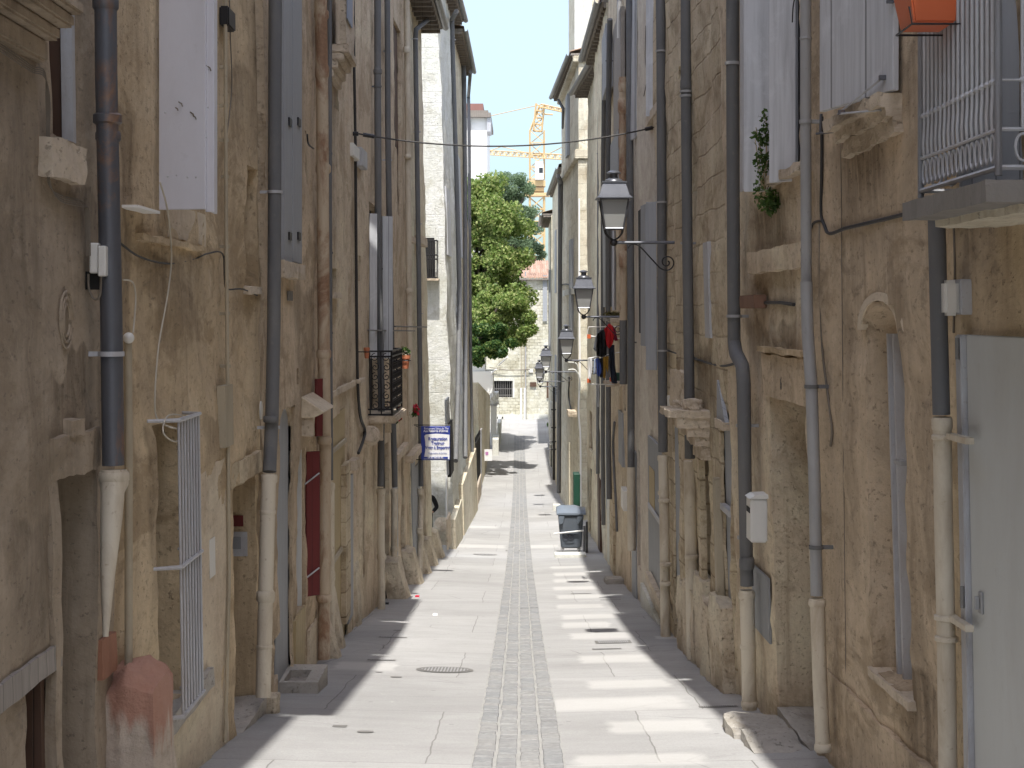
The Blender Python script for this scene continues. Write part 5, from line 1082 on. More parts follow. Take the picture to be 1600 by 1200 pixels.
tagbox('low_wall', 'low stepped pale wall at the left edge of the road by the junction', 'wall', [(-1.5,-1.16,88,98,-8.3,g(93)+.55),(-1.3,-1.1,92.2,99,-8.3,g(95)+1.0)], CREAMW, .02)
e = empty('notice_sign', P(763,711,80), 'small white notice with a pinkish picture fixed to the boundary wall', 'sign'); a, c_ = P(757,702,80), P(769,720,80)
bm = newbm(); box(bm, a.x, c_.x, 80, 80.03, c_.z, a.z); obj('sign_board', bm, WHT, e); bm = newbm(); a2, c2 = P(758.5,706,79.98), P(763,711,79.98); box(bm, a2.x, c2.x, 79.985, 79.997, c2.z, a2.z); obj('picture', bm, plain('pink_print', (.45,.2,.4), .6), e)
bm = newbm(); tube(bm, [P(768,584,88), P(775,577,87.5)], .05, 6); tube(bm, [P(779,571,87.3), P(793,558,86.5)], .05, 6); tag(obj('white_pole', bm, WHITEB, loc=P(768,584,88)), 'slanting white pole end poking through the leaves', 'pole')

# trees
def tree(lab, ctr, rad, leaf, n, sz, base, nblob, seed, grp='trees behind the left row', tone=None):
    rr = random.Random(seed); e = empty('tree', base, lab, 'tree', grp); C = []
    for k in range(nblob):
        a, b_ = rr.random()*2*math.pi, math.acos(rr.uniform(-.8, 1)); q = rr.uniform(.5, 1.0)
        C.append((ctr[0]+rad[0]*q*math.cos(a)*math.sin(b_), ctr[1]+rad[1]*q*math.sin(a)*math.sin(b_), ctr[2]+rad[2]*q*math.cos(b_)))
    bm = newbm(); top = Vector((ctr[0], ctr[1], ctr[2]+rad[2]*.5)); b0 = Vector(base); tube(bm, smoothpath([b0, b0+Vector((.15, 0, 3)), Vector(ctr)*.5+b0*.5+Vector((0,0,1)), top], 4), [.32-.27*i/12 for i in range(13)], 8)
    for k, c in enumerate(C[:12] if nblob > 60 else []):
        t = rr.uniform(.6, .9); s = b0.lerp(top, t); tube(bm, smoothpath([s, s.lerp(Vector(c), .5)+Vector((0, 0, -.3)), Vector(c)], 3), [.1, .09, .08, .06, .05, .04, .02], 5)
    obj('trunk', bm, BARK, e, smooth=True)
    leaves('crown', leaf, C, n, sz, (min(rad)*.3, min(rad)*.3, min(rad)*.24), e); return e
LEAFY = leaf_mat('lime_leaves', [(.15,.26,.05),(.3,.42,.1),(.56,.6,.24),(.11,.21,.04),(.42,.52,.17)]); BARK = paint_mat('bark', (.09,.075,.06), .9, .5); LEAFD = leaf_mat('dark_leaves', [(.03,.09,.02),(.05,.13,.03),(.1,.2,.05),(.3,.38,.1)]); LEAFB = leaf_mat('blue_green_leaves', [(.17,.26,.13),(.25,.34,.19),(.11,.18,.09)])
Yt = 88.; s_ = Yt/F
tree('bright yellow-green tree in front of the white block', ((752-CX)*s_, Yt, (HY-425)*s_), (78*s_, 2.6, 150*s_), LEAFY, 60000, .115, ((712-CX)*s_-1, Yt+1, -6.5), 120, 1)
s_ = 81/F; tree('bright yellow-green tree with low branches reaching over the road', ((780-CX)*s_, 81, (HY-500)*s_), (58*s_, 1.4, 50*s_), LEAFY, 16000, .1, ((715-CX)*s_-1, 81, -6.5), 46, 2)
s_ = 79/F; Yt = 78; tree('darker green tree low behind the last left house', ((756-CX)*s_, 79, (HY-540)*s_), (44*s_, 1, 38*s_), LEAFD, 20000, .1, ((700-CX)*s_-2, Yt+2, -6.5), 40, 3)
s_ = 117/F; tree('blue-green tree right of the bright one, below the crane jib', ((794-CX)*s_, 117, (HY-350)*s_), (48*s_, 2, 88*s_), LEAFB, 34000, .085, ((735-CX)*s_-1, 117, -6.6), 70, 4)
tree('low blue-green tree beneath the crane mast', ((826-CX)*s_, 118, (HY-398)*s_), (24*s_, 1.2, 26*s_), LEAFB, 6000, .085, ((745-CX)*s_-1, 118, -6.6), 24, 5)

# ================================================================= TOWER CRANE
YC = 190.; YEL = paint_mat('crane_yellow', (.56,.4,.2), .6, .2, (.42,.3,.15), 1); e = empty('tower_crane', (P(839,0,YC).x, YC, g(YC)), 'yellow lattice tower crane with a white cab beyond the houses', 'crane')
def lattice(name, A, B, w, n, r=.06, tri=False, mat=YEL, parent=e, up=Vector((0, 1, 0))):
    A, B = Vector(A), Vector(B); d = (B-A).normalized(); u = d.cross(up).normalized(); v = u.cross(d); bm = newbm()
    cs = [(-1,-1),(1,-1),(1,1),(-1,1)] if not tri else [(-1,-1),(1,-1),(0,1)]; m = len(cs)
    f = lambda t, k: A.lerp(B, t)+(u*cs[k][0]+v*cs[k][1])*w/2
    for k in range(m): tube(bm, [f(0, k), f(1, k)], r, 4)
    for i in range(n):
        for k in range(m):
            tube(bm, [f(i/n, k), f((i+1)/n, (k+1) % m)] if i % 2 else [f((i+1)/n, k), f(i/n, (k+1) % m)], r*.6, 3); tube(bm, [f(i/n, k), f(i/n, (k+1) % m)], r*.6, 3)
    return obj(name, bm, mat, parent)
q = lambda x, y, dy=0: P(x, y, YC+dy)
lattice('mast', q(839,480), q(839,308), 1.7, 9, .13); lattice('slewing_frame', q(839,280), q(839,205), 1.7, 4, .1); lattice('tower_head', q(840,205), q(844,163), 1.0, 4, .11)
bm = newbm(); A_, B_ = q(819,307), q(859,302); box(bm, A_.x, B_.x, YC-1.2, YC+1.2, A_.z, B_.z); A_, B_ = q(824,292), q(852,283); box(bm, A_.x, B_.x, YC-1.1, YC+1.1, A_.z, B_.z); A_, B_ = q(827,300), q(850,294); box(bm, A_.x, B_.x, YC-.8, YC+.8, A_.z, B_.z); obj('slewing_platform', bm, YEL, e)
bm = newbm(); A_, B_ = q(836,282), q(849,254); box(bm, A_.x, B_.x, YC-1.6, YC-.3, A_.z, B_.z); cb = obj('cab', bm, WHITEB, e); bm = newbm(); A_, B_ = q(842,272), q(848,264); box(bm, A_.x, B_.x, YC-1.64, YC-1.605, A_.z, B_.z); obj('cab_window', bm, GLASS, cb)
lattice('jib', q(742,237,18), q(839,243), .55, 20, .06, True, up=Vector((0, 0, 1))); lattice('counter_jib', q(839,243), q(905,247,-8), .55, 12, .07, True, up=Vector((0, 0, 1))); lattice('apex_arm', q(845,165), q(882,173,-6), .35, 7, .08, True, up=Vector((0, 0, 1)))
bm = newbm()
for a, b_ in ((q(843,164), q(700,196,30)), (q(840,243), q(783,229,14)), (q(783,229,14), q(760,238,16)), (q(852,243), q(880,229,-4))): tube(bm, [a, b_], .05, 4)
tube(bm, [q(843,165), q(828,205)], .12, 4); tube(bm, [q(846,178), q(864,179)], .1, 4); obj('tie_rods', bm, YEL, e)

# ================================================================= LAMPS
def lamp(px, py, Y, lab, armpx, sc=1.0, rot=0):
    c = P(px, py, Y); e = empty('street_lamp', (0, 0, 0), lab, 'street lamp', 'lantern lamps on wall brackets'); e.location = c; RL[e.name] = Vector((0, 0, 0)); k = sc
    def sq(bm, w0, z0, w1, z1, cap=False):
        a = [bm.verts.new((sx*w0/2*k, sy*w0/2*k, z0*k)) for sx, sy in ((-1,-1),(1,-1),(1,1),(-1,1))]; b_ = [bm.verts.new((sx*w1/2*k, sy*w1/2*k, z1*k)) for sx, sy in ((-1,-1),(1,-1),(1,1),(-1,1))]
        for i in range(4): bm.faces.new([a[i], a[(i+1)%4], b_[(i+1)%4], b_[i]])
        if cap: bm.faces.new(a[::-1]); bm.faces.new(b_)
    bm = newbm(); sq(bm, .195, .175, .31, .5, True); obj('lamp_glass', bm, LAMPG, e)
    bm = newbm()
    for sx, sy in ((-1,-1),(1,-1),(1,1),(-1,1)): tube(bm, [(sx*.107*k, sy*.107*k, .15*k), (sx*.166*k, sy*.166*k, .52*k)], .011*k, 6)
    for w, z in ((.214,.165),(.33,.51)):
        for i in range(4):
            p = [(-1,-1),(1,-1),(1,1),(-1,1)]; a, b_ = p[i], p[(i+1)%4]; tube(bm, [(a[0]*w/2*k, a[1]*w/2*k, z*k), (b_[0]*w/2*k, b_[1]*w/2*k, z*k)], .011*k, 6)
    obj('lantern_frame', bm, LAMPM, e)
    bm = newbm()
    sq(bm, .43, .515, .43, .525, True); sq(bm, .42, .525, .35, .555); sq(bm, .35, .555, .265, .70); sq(bm, .29, .70, .29, .72, True); obj('lantern_roof', bm, LAMPM, e)
    bm = newbm(); lathe(bm, (0, 0, 0), [(.115*k,.72*k),(.11*k,.735*k),(.09*k,.752*k),(.05*k,.765*k),(.045*k,.80*k),(.05*k,.812*k),(.085*k,.82*k),(.082*k,.832*k),(.05*k,.852*k),(.01*k,.858*k)], 16); obj('finial', bm, LAMPM, e, smooth=True)
    bm = newbm()
    for sx, sy in ((-1,-1),(1,-1),(1,1),(-1,1)): tube(bm, smoothpath([(sx*.105*k, sy*.105*k, .16*k), (sx*.095*k, sy*.095*k, .11*k), (sx*.05*k, sy*.05*k, .055*k), (0, 0, .03*k)], 4), .010*k, 6)
    obj('cradle', bm, BLACKM, e, smooth=True); bm = newbm(); bmesh.ops.create_uvsphere(bm, u_segments=12, v_segments=8, radius=.045*k); obj('ball_joint', bm, BLACKM, e, smooth=True)
    L = (armpx-px)*Y/F; bm = newbm(); tube(bm, [(0, 0, 0), (L, 0, 0)], .019*k, 8); ar = obj('bracket_arm', bm, LAMPM, e, smooth=True)
    bm = newbm(); pts = smoothpath([(.2*L,0,-.07),(.23*L,0,-.03),(.3*L,0,-.02),(.38*L,0,-.06),(.5*L,0,-.17),(.64*L,0,-.3)], 4)
    cc = Vector((.74*L, 0, -.235)); r0 = .1
    sp = [cc+Vector((r0*(1-.8*i/30)*math.cos(-2.2+i/30*9.5), 0, r0*(1-.8*i/30)*math.sin(-2.2+i/30*9.5))) for i in range(31)]
    tube(bm, pts+sp, .009*k, 6); obj('scroll', bm, BLACKM, ar, smooth=True)
    return e
lamp(959, 379, 19.0, 'nearest and largest lantern on the right, its long bracket arm by the zinc downpipe', 1071)
lamp(912, 495, 29.4, 'second lantern from the viewer, above the hanging laundry', 985)
lamp(885, 563, 38.4, 'third lantern from the viewer, left of the laundry rack', 944, 1.0)
lamp(853, 581, 57.5, 'fourth lantern from the viewer, its short arm ending at the stone house', 903, 1.12)
lamp(843, 596, 64.0, 'fifth lantern from the viewer, overlapping the fourth', 882, 1.02)
lamp(844, 604, 69.0, 'farthest lantern, mostly hidden behind the fifth', 878, 1.1)

# overhead wire
w0, w1 = P(560, 209, 21.6), P(1026, 198, 22.8); pts = [w0.lerp(w1, i/24)+Vector((0, 0, -.22*4*(i/24)*(1-i/24)*1.0)) for i in range(25)]
e = empty('overhead_wire', w0, 'black wire slung across the street from wall to wall', 'wire'); bm = newbm(); tube(bm, pts, .012, 6); obj('wire', bm, CABLE, e, smooth=True)
for a, b_ in ((.015, .05), (.96, .985)):
    bm = newbm(); tube(bm, [w0.lerp(w1, a)-Vector((0,0,.88*a*(1-a))), w0.lerp(w1, b_)-Vector((0,0,.88*b_*(1-b_)))], .028, 8); obj('insulator', bm, BLACKM, e, smooth=True)
bm = newbm(); tube(bm, [w1, w1+Vector((.12, 0, 0))], .03, 8); tube(bm, [w0-Vector((.15, 0, 0)), w0], .03, 8); obj('anchor', bm, BLACKM, e)

# ================================================================= HANGING SIGN
YS = 34.5; a, c_ = P(658,666,YS), P(703,719,YS); W_, H_ = c_.x-a.x, a.z-c_.z; ce = Vector(((a.x+c_.x)/2, YS, (a.z+c_.z)/2))
e = empty('hanging_sign', ce, 'blue and white restaurant sign hung on a bracket over the left side of the street', 'sign')
bm = newbm(); box(bm, a.x, c_.x, YS-.01, YS+.03, c_.z, a.z); bevel(bm, .006); obj('sign_board', bm, BLUE, e)
bm = newbm(); n = 16; L0, R0_, T0, B0 = a.x+W_*.14, a.x+W_*.985, a.z-H_*.25, c_.z+H_*.03
top = [Vector((L0-.02+(R0_-L0+.02)*i/n, YS-.015, T0+H_*.03*math.sin(math.pi*i/n)-(.0 if i else .03))) for i in range(n+1)]
lft = [Vector((L0+.02*math.sin(math.pi*i/n)*1.6-.02*(1-i/n)-.03*(i/n), YS-.015, T0+(B0-T0)*i/n)) for i in range(1, n+1)]
vs = [bm.verts.new(p) for p in top[::-1]+lft+[Vector((R0_, YS-.015, B0))]]; bm.faces.new(vs); obj('white_field', bm, WHT, e)
bm = newbm(); box(bm, a.x+W_*.06, a.x+W_*.93, YS-.022, YS-.017, c_.z+H_*.045, c_.z+H_*.1); obj('phone_strip', bm, BLUE, e)
rot = (R(90), 0, 0)
for (s, sz, dx, dz, m_, sx, bo) in (('Restaurant Salon de Thé', .068, .53, .065, WHT, .78, .0), ("Aux Palmiers d'Orient", .07, .51, .14, WHT, .83, .002), ('Restauration', .1, .58, .37, BLUE, .8, .003), ('Traiteur', .1, .58, .5, BLUE, .85, .003), ('Vente à Emporter', .1, .57, .63, BLUE, .72, .003), ('Organisation de Soirées', .055, .57, .795, BLUE, .75, .0), ('04 67 60 66 95', .05, .5, .925, WHT, 1.1, .001)):
    text(s, sz, m_, (a.x+W_*dx, YS-.024, a.z-H_*dz), rot, e, sx=sx, bold=bo)
bm = newbm(); tube(bm, [P(646,664,YS), P(703.5,664.5,YS)], .012, 6); tube(bm, [P(650,718,YS), P(660,718,YS)], .012, 6); tube(bm, [P(650,666,YS), P(657,668,YS)], .008, 5); obj('bracket', bm, BLACKM, e)

# ================================================================= FLOWER POTS
def pot(px, pyt, pyb, w_, Y, lab, plant=True):
    c = P(px, pyb, Y); h = (pyb-pyt)*Y/F; r = w_*Y/F/2; e = empty('flower_pot', c, lab, 'flower pot', 'terracotta flower pots'); bm = newbm()
    lathe(bm, c, [(r*.68,0),(r*.95,h*.75),(r*1.08,h*.75),(r*1.1,h),(r*.95,h),(r*.9,h*.85)], 16); obj('pot', bm, TERRA, e, smooth=True)
    if plant: leaves('foliage', LEAFD, [c+Vector((0, 0, h+.05))], 120, .04, (r*1.1, r*1.1, .1), e); leaves('blossom', plain('pale_blossom', (.6,.5,.42), .8), [c+Vector((0, 0, h+.03))], 70, .035, (r*1.2, r*1.2, .08), e)
    bm = newbm(); tube(bm, [c+Vector((r*1.15*math.cos(t*math.pi/6), r*1.15*math.sin(t*math.pi/6), h*.6)) for t in range(13)], .008, 5); tube(bm, [c+Vector((-.25, 0, h*.6)), c+Vector((-r, 0, h*.6))], .008, 5); obj('wire_holder', bm, BLACKM, e); return e
pot(633, 555, 576, 15, 26.6, 'terracotta pot of pale dried flowers at the far end of the iron balcony')
pot(573, 543, 560, 9, 22.6, 'small bare terracotta pot on a bracket left of the iron balcony', False)
REDF = plain('red_blossom', (.5,.02,.05), .7)
for (px, py, Y, lab) in ((622,648,28.5,'sprig of red flowers under the far end of the iron balcony'),(650,640,32.,'sprig of red flowers left of the grey downpipe above the hanging sign')):
    c = P(px, py, Y); e = empty('flowering_plant', c, lab, 'plant'); leaves('blossom', REDF, [c], 60, .05, (.08,.1,.12), e); leaves('foliage', LEAFD, [c-Vector((0.05,0,.05))], 90, .05, (.1,.1,.1), e)

# ================================================================= LAUNDRY
YL = 31.0; e = empty('drying_rack', P(948, 560, YL), 'white wire clothes rack hung outside the right-hand window below the second lantern', 'drying rack'); bm = newbm()
for (pts) in ([(985,510),(920,511),(918,517),(918,525),(985,530)], [(975,549),(919,560),(919,594),(922,600),(960,601)], [(952,556),(955,600)], [(919,560),(920,598)], [(985,525),(945,512)]):
    tube(bm, [P(x, y, YL) for x, y in pts], .011, 6); tube(bm, [P(x, y, YL+.5) for x, y in pts], .011, 6)
for x, y in ((919,560),(919,597),(955,558),(918,517),(940,557),(930,559)): tube(bm, [P(x, y, YL), P(x, y, YL+.5)], .009, 5)
obj('rack_frame', bm, WHITEP, e, smooth=True); bm = newbm()
for x, y in ((919,594),(954,592),(919,525)): c = P(x, y, YL); box(bm, c.x-.02, c.x+.05, YL-.03, YL+.06, c.z-.05, c.z+.03)
obj('corner_cap', bm, ORANGEP, e)
def cloth(outline, Y, mat, lab, nm='garment', seed=0, th=.05, cat='garment'):
    # outline in photo pixels; a pleated, slightly thick hanging cloth
    bm = newbm(); ax = sum(p[0] for p in outline)/len(outline); ay = sum(p[1] for p in outline)/len(outline)
    P2 = [Vector((p[0], p[1], 0)) for p in outline]; ring = []; N_ = 40; per = [P2[i] for i in range(len(P2))]
    L = [0]
    for i in range(len(per)): L.append(L[-1]+(per[(i+1)%len(per)]-per[i]).length)
    for k in range(N_):
        s_ = L[-1]*k/N_; i = max(j for j in range(len(per)) if L[j] <= s_+1e-9); t = (s_-L[i])/max(1e-6, L[i+1]-L[i]); ring.append(per[i].lerp(per[(i+1)%len(per)], t))
    fr = []; bk = []; M = 7
    for q_ in range(M+1):
        t = 1-q_/M; rf, rb = [], []
        for p in ring:
            x, y = ax+(p.x-ax)*t, ay+(p.y-ay)*t; fold = th*(.5*math.sin(x*1.1+seed)+.35*math.sin(x*.55+y*.12+seed*2))
            w = P(x, y, Y); e_ = th*.35*min(1, q_/1.5+.1)
            rf.append(w+Vector((0, fold-e_, 0))); rb.append(w+Vector((0, fold+e_, 0)))
        fr.append([bm.verts.new(v) for v in (rf if q_ < M else [sum(rf, Vector())/N_])]); bk.append([bm.verts.new(v) for v in (rb if q_ < M else [sum(rb, Vector())/N_])])
    for S_ in (fr, bk):
        for a, b_ in zip(S_[:-2], S_[1:-1]):
            for j in range(N_): bm.faces.new([a[j], a[(j+1)%N_], b_[(j+1)%N_], b_[j]])
        for j in range(N_): bm.faces.new([S_[-2][j], S_[-2][(j+1)%N_], S_[-1][0]])
    for j in range(N_): bm.faces.new([fr[0][j], fr[0][(j+1)%N_], bk[0][(j+1)%N_], bk[0][j]])
    c = P(ax, ay, Y); return tag(obj(nm, bm, mat, None, True, loc=c), lab, cat, 'laundry hung out to dry')
fab = lambda n, c: paint_mat(n, c, .95, .2, None, 12, .2)
cloth([(944,514),(952,505),(957,509),(960,525),(958,536),(952,545),(948,540)], YL-.15, fab('red_cloth',(.5,.015,.02)), 'bright red shirt pegged at the top of the rack', seed=1)
cloth([(957,508),(961,514),(966,532),(961,533),(957,528)], YL-.05, fab('crimson_cloth',(.2,.01,.04)), 'dark crimson garment behind the bright red shirt', seed=2)
cloth([(933,522),(940,516),(946,514),(949,530),(948,555),(940,558),(932,556),(931,540)], YL-.1, fab('black_cloth',(.012,.012,.014)), 'black jacket hanging left of the red shirt', seed=3, th=.12)
cloth([(930,528),(934,520),(941,512),(944,516),(938,526),(934,535),(931,550),(927,545)], YL-.02, fab('grey_cloth',(.2,.21,.23)), 'grey top left of the black jacket', seed=4)
cloth([(951,540),(960,538),(961,570),(965,600),(955,598),(952,570)], YL-.05, fab('navy_cloth',(.015,.02,.035)), 'long navy trousers hanging below the red shirt', seed=5)
cloth([(921,560),(925,559),(926,575),(923,594),(920,592)], YL-.1, WHT, 'white cloth at the left end of the lower rail', seed=6)
cloth([(928,561),(931,560),(931,584),(927,584)], YL-.08, fab('pale_blue_cloth',(.4,.47,.6)), 'pale blue cloth on the lower rail', seed=7)
cloth([(931,560),(937,559),(940,580),(936,590),(932,584)], YL-.1, fab('blue_cloth',(.05,.09,.33)), 'blue shirt on the lower rail', seed=8)
cloth([(942,558),(951,556),(951,575),(949,583),(947,570),(946,592),(942,590)], YL-.1, fab('mustard_cloth',(.3,.17,.02)), 'mustard yellow cloth on the lower rail', seed=9)
cloth([(936,560),(942,559),(942,590),(937,590)], YL-.06, fab('dark_slate_cloth',(.03,.035,.05)), 'dark slate cloth between the blue and mustard ones', seed=10)
cloth([(931,600),(936,600),(936,636),(933,636)], YL+.5, fab('white_towel',(.5,.52,.55)), 'narrow pale strip of cloth dangling below the rack', seed=11)
bm = newbm(); c = P(964, 595, YL+.2); rock(bm, (c.x, c.y, c.z), (.16,.2,.16), 70, .05, .2, sub=3); tag(obj('peg_bucket', bm, GREENW, None, True, loc=c), 'dark green bucket on the window sill right of the trousers', 'bucket')
c = P(960, 494, YL+1); e = empty('window_plant', c, 'dry brownish plant in a trough above the laundry', 'plant'); leaves('foliage', leaf_mat('dry_grass', [(.14,.12,.04),(.2,.17,.06),(.1,.1,.04)]), [c+Vector((x*.05, 0, 0)) for x in range(-3, 4)], 400, .03, (.07,.1,.08), e, elong=4); bm = newbm(); box(bm, c.x-.22, c.x+.3, c.y-.08, c.y+.1, c.z-.1, c.z-.01); obj('trough', bm, CONC, e)

# ================================================================= WHEELED BIN
YB = 42.; gB = g(YB)+.0; xL, xR = (872-CX)*YB/F, (912-CX)*YB/F; e = empty('wheeled_bin', ((xL+xR)/2, YB, gB), 'grey wheeled rubbish bin held by a white bar on the right side', 'bin')
BINM = paint_mat('bin_grey_plastic', (.09,.105,.125), .4, .25, (.16,.17,.18), 6, .05); BLID = paint_mat('bin_lid_plastic', (.16,.19,.23), .35, .2, (.24,.26,.28), 6, .05)
zt_, zb_ = (HY-804)*YB/F, (HY-857)*YB/F
bm = newbm(); k = .05; quadbox(bm, [(xL+.08,YB+.02,zb_),(xR-.06,YB+.02,zb_),(xR-.06,YB+.58,zb_),(xL+.08,YB+.58,zb_),(xL,YB-.06,zt_),(xR,YB-.06,zt_),(xR,YB+.66,zt_),(xL,YB+.66,zt_)]); bevel(bm, .035, 3); obj('bin_body', bm, BINM, e, smooth=True)
bm = newbm(); pr = [(-.12,.0),(-.12,.05),(0,.13),(.2,.19),(.45,.2),(.7,.16),(.74,0)]
rows = [[bm.verts.new((x, YB+a, zt_+b_*(1 if 0 < i < 4 else .75))) for a, b_ in pr] for i, x in enumerate([xL-.04, xL+.06, xL+.22, xR-.22, xR-.04, xR+.05])]
for a, b_ in zip(rows, rows[1:]):
    for j in range(len(pr)-1): bm.faces.new([a[j], a[j+1], b_[j+1], b_[j]])
bm.faces.new(rows[0]); bm.faces.new(rows[-1][::-1]); bm.faces.new([r[0] for r in rows]+[r[-1] for r in rows[::-1]]); obj('lid', bm, BLID, e, smooth=True)
bm = newbm()
for x, s_ in ((xL+.09, 1), (xR-.09, -1)):
    z0 = zt_-.03; quadbox(bm, [(x-.075,YB-.1,z0-.22),(x+.04*s_,YB-.1,z0-.2),(x+.04*s_,YB,z0-.2),(x-.075,YB,z0-.22),(x-.08,YB-.13,z0),(x+.08,YB-.13,z0),(x+.08,YB,z0),(x-.08,YB,z0)]); 
bevel(bm, .012, 2); obj('handle', bm, BLID, e)
bm = newbm(); box(bm, xL+.12, xR-.12, YB-.075, YB-.045, zt_-.5, zt_-.05); bevel(bm, .01); obj('front_rib', bm, BINM, e)
for x in (xL+.12, xR-.12):
    bm = newbm(); tube(bm, [(x-.03, YB+.1, gB+.07), (x+.03, YB+.1, gB+.07)], .065, 14); wq = obj('wheel', bm, BLACKM, e, smooth=True); bm = newbm(); box(bm, x-.045, x+.045, YB+.05, YB+.16, gB+.09, zb_+.02); obj('fork', bm, ZINCL, wq)
bm = newbm(); z0 = zb_+.36; yf = YB-.035
def scr(pts): tube(bm, smoothpath([(xL+x, yf-.012, z0+z) for x, z in pts], 4), .009, 5)
for dx, r in ((.2, .085), (.34, .07)): scr([(dx+r*math.cos(t), r*.9*math.sin(t)) for t in [i*.7+.6 for i in range(9)]])
scr([(.24,-.02),(.3,.04),(.33,-.04),(.38,.05)]); scr([(.42,.1),(.44,.0),(.47,.1),(.5,.02),(.51,.1)]); scr([(.17,-.12),(.3,-.13),(.42,-.11)]); scr([(.5,.12),(.54,.08),(.56,.13)])
obj('graffiti', bm, plain('black_marker', (.02,.02,.03), .6), e, smooth=True)
bm = newbm(); x1 = (912-CX)*YB/F+.04; tube(bm, [P(865,834,YB-.25), P(912,829,YB-.25)], .02, 8); e2 = empty('bin_rail', P(912,860,YB-.25), 'white retaining bar on a grey post in front of the wheeled bin', 'rail'); obj('bar', bm, WHITEB, e2, smooth=True)
bm = newbm(); tube(bm, [P(913,822,YB-.2), (P(913,0,YB-.2).x, YB-.2, gB-.1)], .03, 8); tube(bm, [P(917,815,YB+.2), (P(917,0,YB+.2).x, YB+.2, gB-.1)], .03, 8); obj('post', bm, ZINC, e2, smooth=True)
c = gpt(890, 873); tagbox('kerb_block', 'pale stone block laid in front of the wheeled bin', 'kerb', [(c.x-.38, c.x+.42, c.y-.1, c.y+.35, c.z-.15, c.z+.13)], CREAMW, .02)
c = gpt(868, 800); tagbox('stone_block', 'small pale stone block at the wall foot beyond the wheeled bin', 'block', [(c.x-.1, c.x+.2, c.y, c.y+.4, c.z-.15, c.z+.28)], CREAMW, .02)
# green box on the wall past the bin and dark iron frame further on
tagbox('green_cabinet', 'narrow dark green cabinet on the right wall just past the bin', 'cabinet', [(1.72,1.93,51.0,51.8,(HY-800)*51/F,(HY-741)*51/F)], GREENW, .01)
bm = newbm()
for y_ in (76., 79.): tube(bm, [(1.66, y_, (HY-605)*y_/F), (1.66, y_, (HY-750)*y_/F)], .035, 6)
for py in (640, 668, 690, 702): tube(bm, [P(858 if py > 680 else 861, py, 77), P(872, py, 77)], .035, 6)
tag(obj('iron_grille', bm, BLACKM, loc=(1.66, 76, -5)), 'black iron grille standing out from the far right wall', 'grille')
# ivy tuft on the far right wall
e = empty('wall_plant', P(857, 680, 99), 'small green shrub at the far right corner of the junction', 'shrub'); leaves('foliage', LEAFD, [P(857, 665+i*8, 99) for i in range(5)], 500, .09, (.12,.3,.25), e)

# ================================================================= ALLEY BALCONY AND PERSON
e = empty('window_balcony', P(677, 405, 45.5), 'small black iron window grille on the sunlit gable above the alley', 'balcony'); bm = newbm(); za, zb_ = (HY-376)*45.6/F, (HY-434)*45.6/F
xa, xb = P(655,0,45.6).x, P(683,0,45.6).x
for i in range(9): x = xa+(xb-xa)*i/8; tube(bm, [(x, 45.55, zb_), (x, 45.55, za)], .014, 5)
for zz in (za, (za+zb_)/2, (za+zb_)/2+.12, zb_): tube(bm, [(xa, 45.55, zz), (xb, 45.55, zz), (xb, 46, zz)], .018, 5)
obj('railing', bm, BLACKM, e); bm = newbm(); box(bm, xa, xb+.05, 45.45, 46, zb_-.08, zb_-.02); obj('sill', bm, CARVED, e); bm = newbm(); box(bm, xa, xb-.1, 45.96, 45.99, zb_, za+.1); obj('window', bm, DARK, e)
def skin(name, chain, radii, edges, mat, loc, parent=None, lvl=2):
    me = bpy.data.meshes.new(name); me.from_pydata([tuple(Vector(p)) for p in chain], edges, []); me.materials.append(mat); o = bpy.data.objects.new(name, me); COL.objects.link(o)
    o.modifiers.new('s', 'SKIN'); sk_ = me.skin_vertices[0].data
    for i, r in enumerate(radii): sk_[i].radius = r if isinstance(r, tuple) else (r, r)
    sk_[0].use_root = True; m = o.modifiers.new('d', 'SUBSURF'); m.levels = m.render_levels = lvl
    o.location = loc; 
    if parent: o.parent = parent; o.location = (0, 0, 0)
    return o
pg = Vector((-2.56, 44.0, g(44)+.04)); SKINM = plain('skin', (.42,.26,.18), .6); JACK = fab('black_jacket_cloth', (.012,.012,.014)); TROU = fab('dark_trousers_cloth', (.025,.025,.03)); HAIRM = plain('dark_hair', (.02,.015,.01), .7)
J = [(0,0,.93),(0,.01,1.1),(0,.0,1.3),(0,-.02,1.42),(0,-.03,1.5),(0,-.04,1.6),(0,-.04,1.69),(.18,0,1.4),(.29,.02,1.14),(.17,-.16,1.02),(.1,-.22,1.01),(-.18,0,1.4),(-.22,.03,1.13),(-.2,-.1,.9),(-.2,-.13,.82),(.09,0,.88),(.1,-.03,.5),(.1,.03,.1),(.1,-.1,.04),(-.09,0,.88),(-.1,-.02,.5),(-.1,.03,.1),(-.1,-.1,.04)]
rad = [(.15,.1),(.13,.09),(.16,.11),(.1,.08),.05,.075,.07,.065,.05,.035,.03,.065,.05,.035,.03,.085,.06,.04,.035,.085,.06,.04,.035]
ed = [(0,1),(1,2),(2,3),(3,4),(4,5),(5,6),(3,7),(7,8),(8,9),(9,10),(3,11),(11,12),(12,13),(13,14),(0,15),(15,16),(16,17),(17,18),(0,19),(19,20),(20,21),(21,22)]
pe = skin('person', J, rad, ed, SKINM, pg); tag(pe, 'person in black clothes mostly hidden behind the alley corner on the left', 'person')
skin('jacket', [J[0],J[1],J[2],J[3],J[7],J[8],J[9],J[11],J[12],J[13]], [(.17,.12),(.15,.11),(.18,.13),(.09,.09),.08,.065,.045,.08,.065,.045], [(0,1),(1,2),(2,3),(3,4),(4,5),(5,6),(3,7),(7,8),(8,9)], JACK, pg, pe)
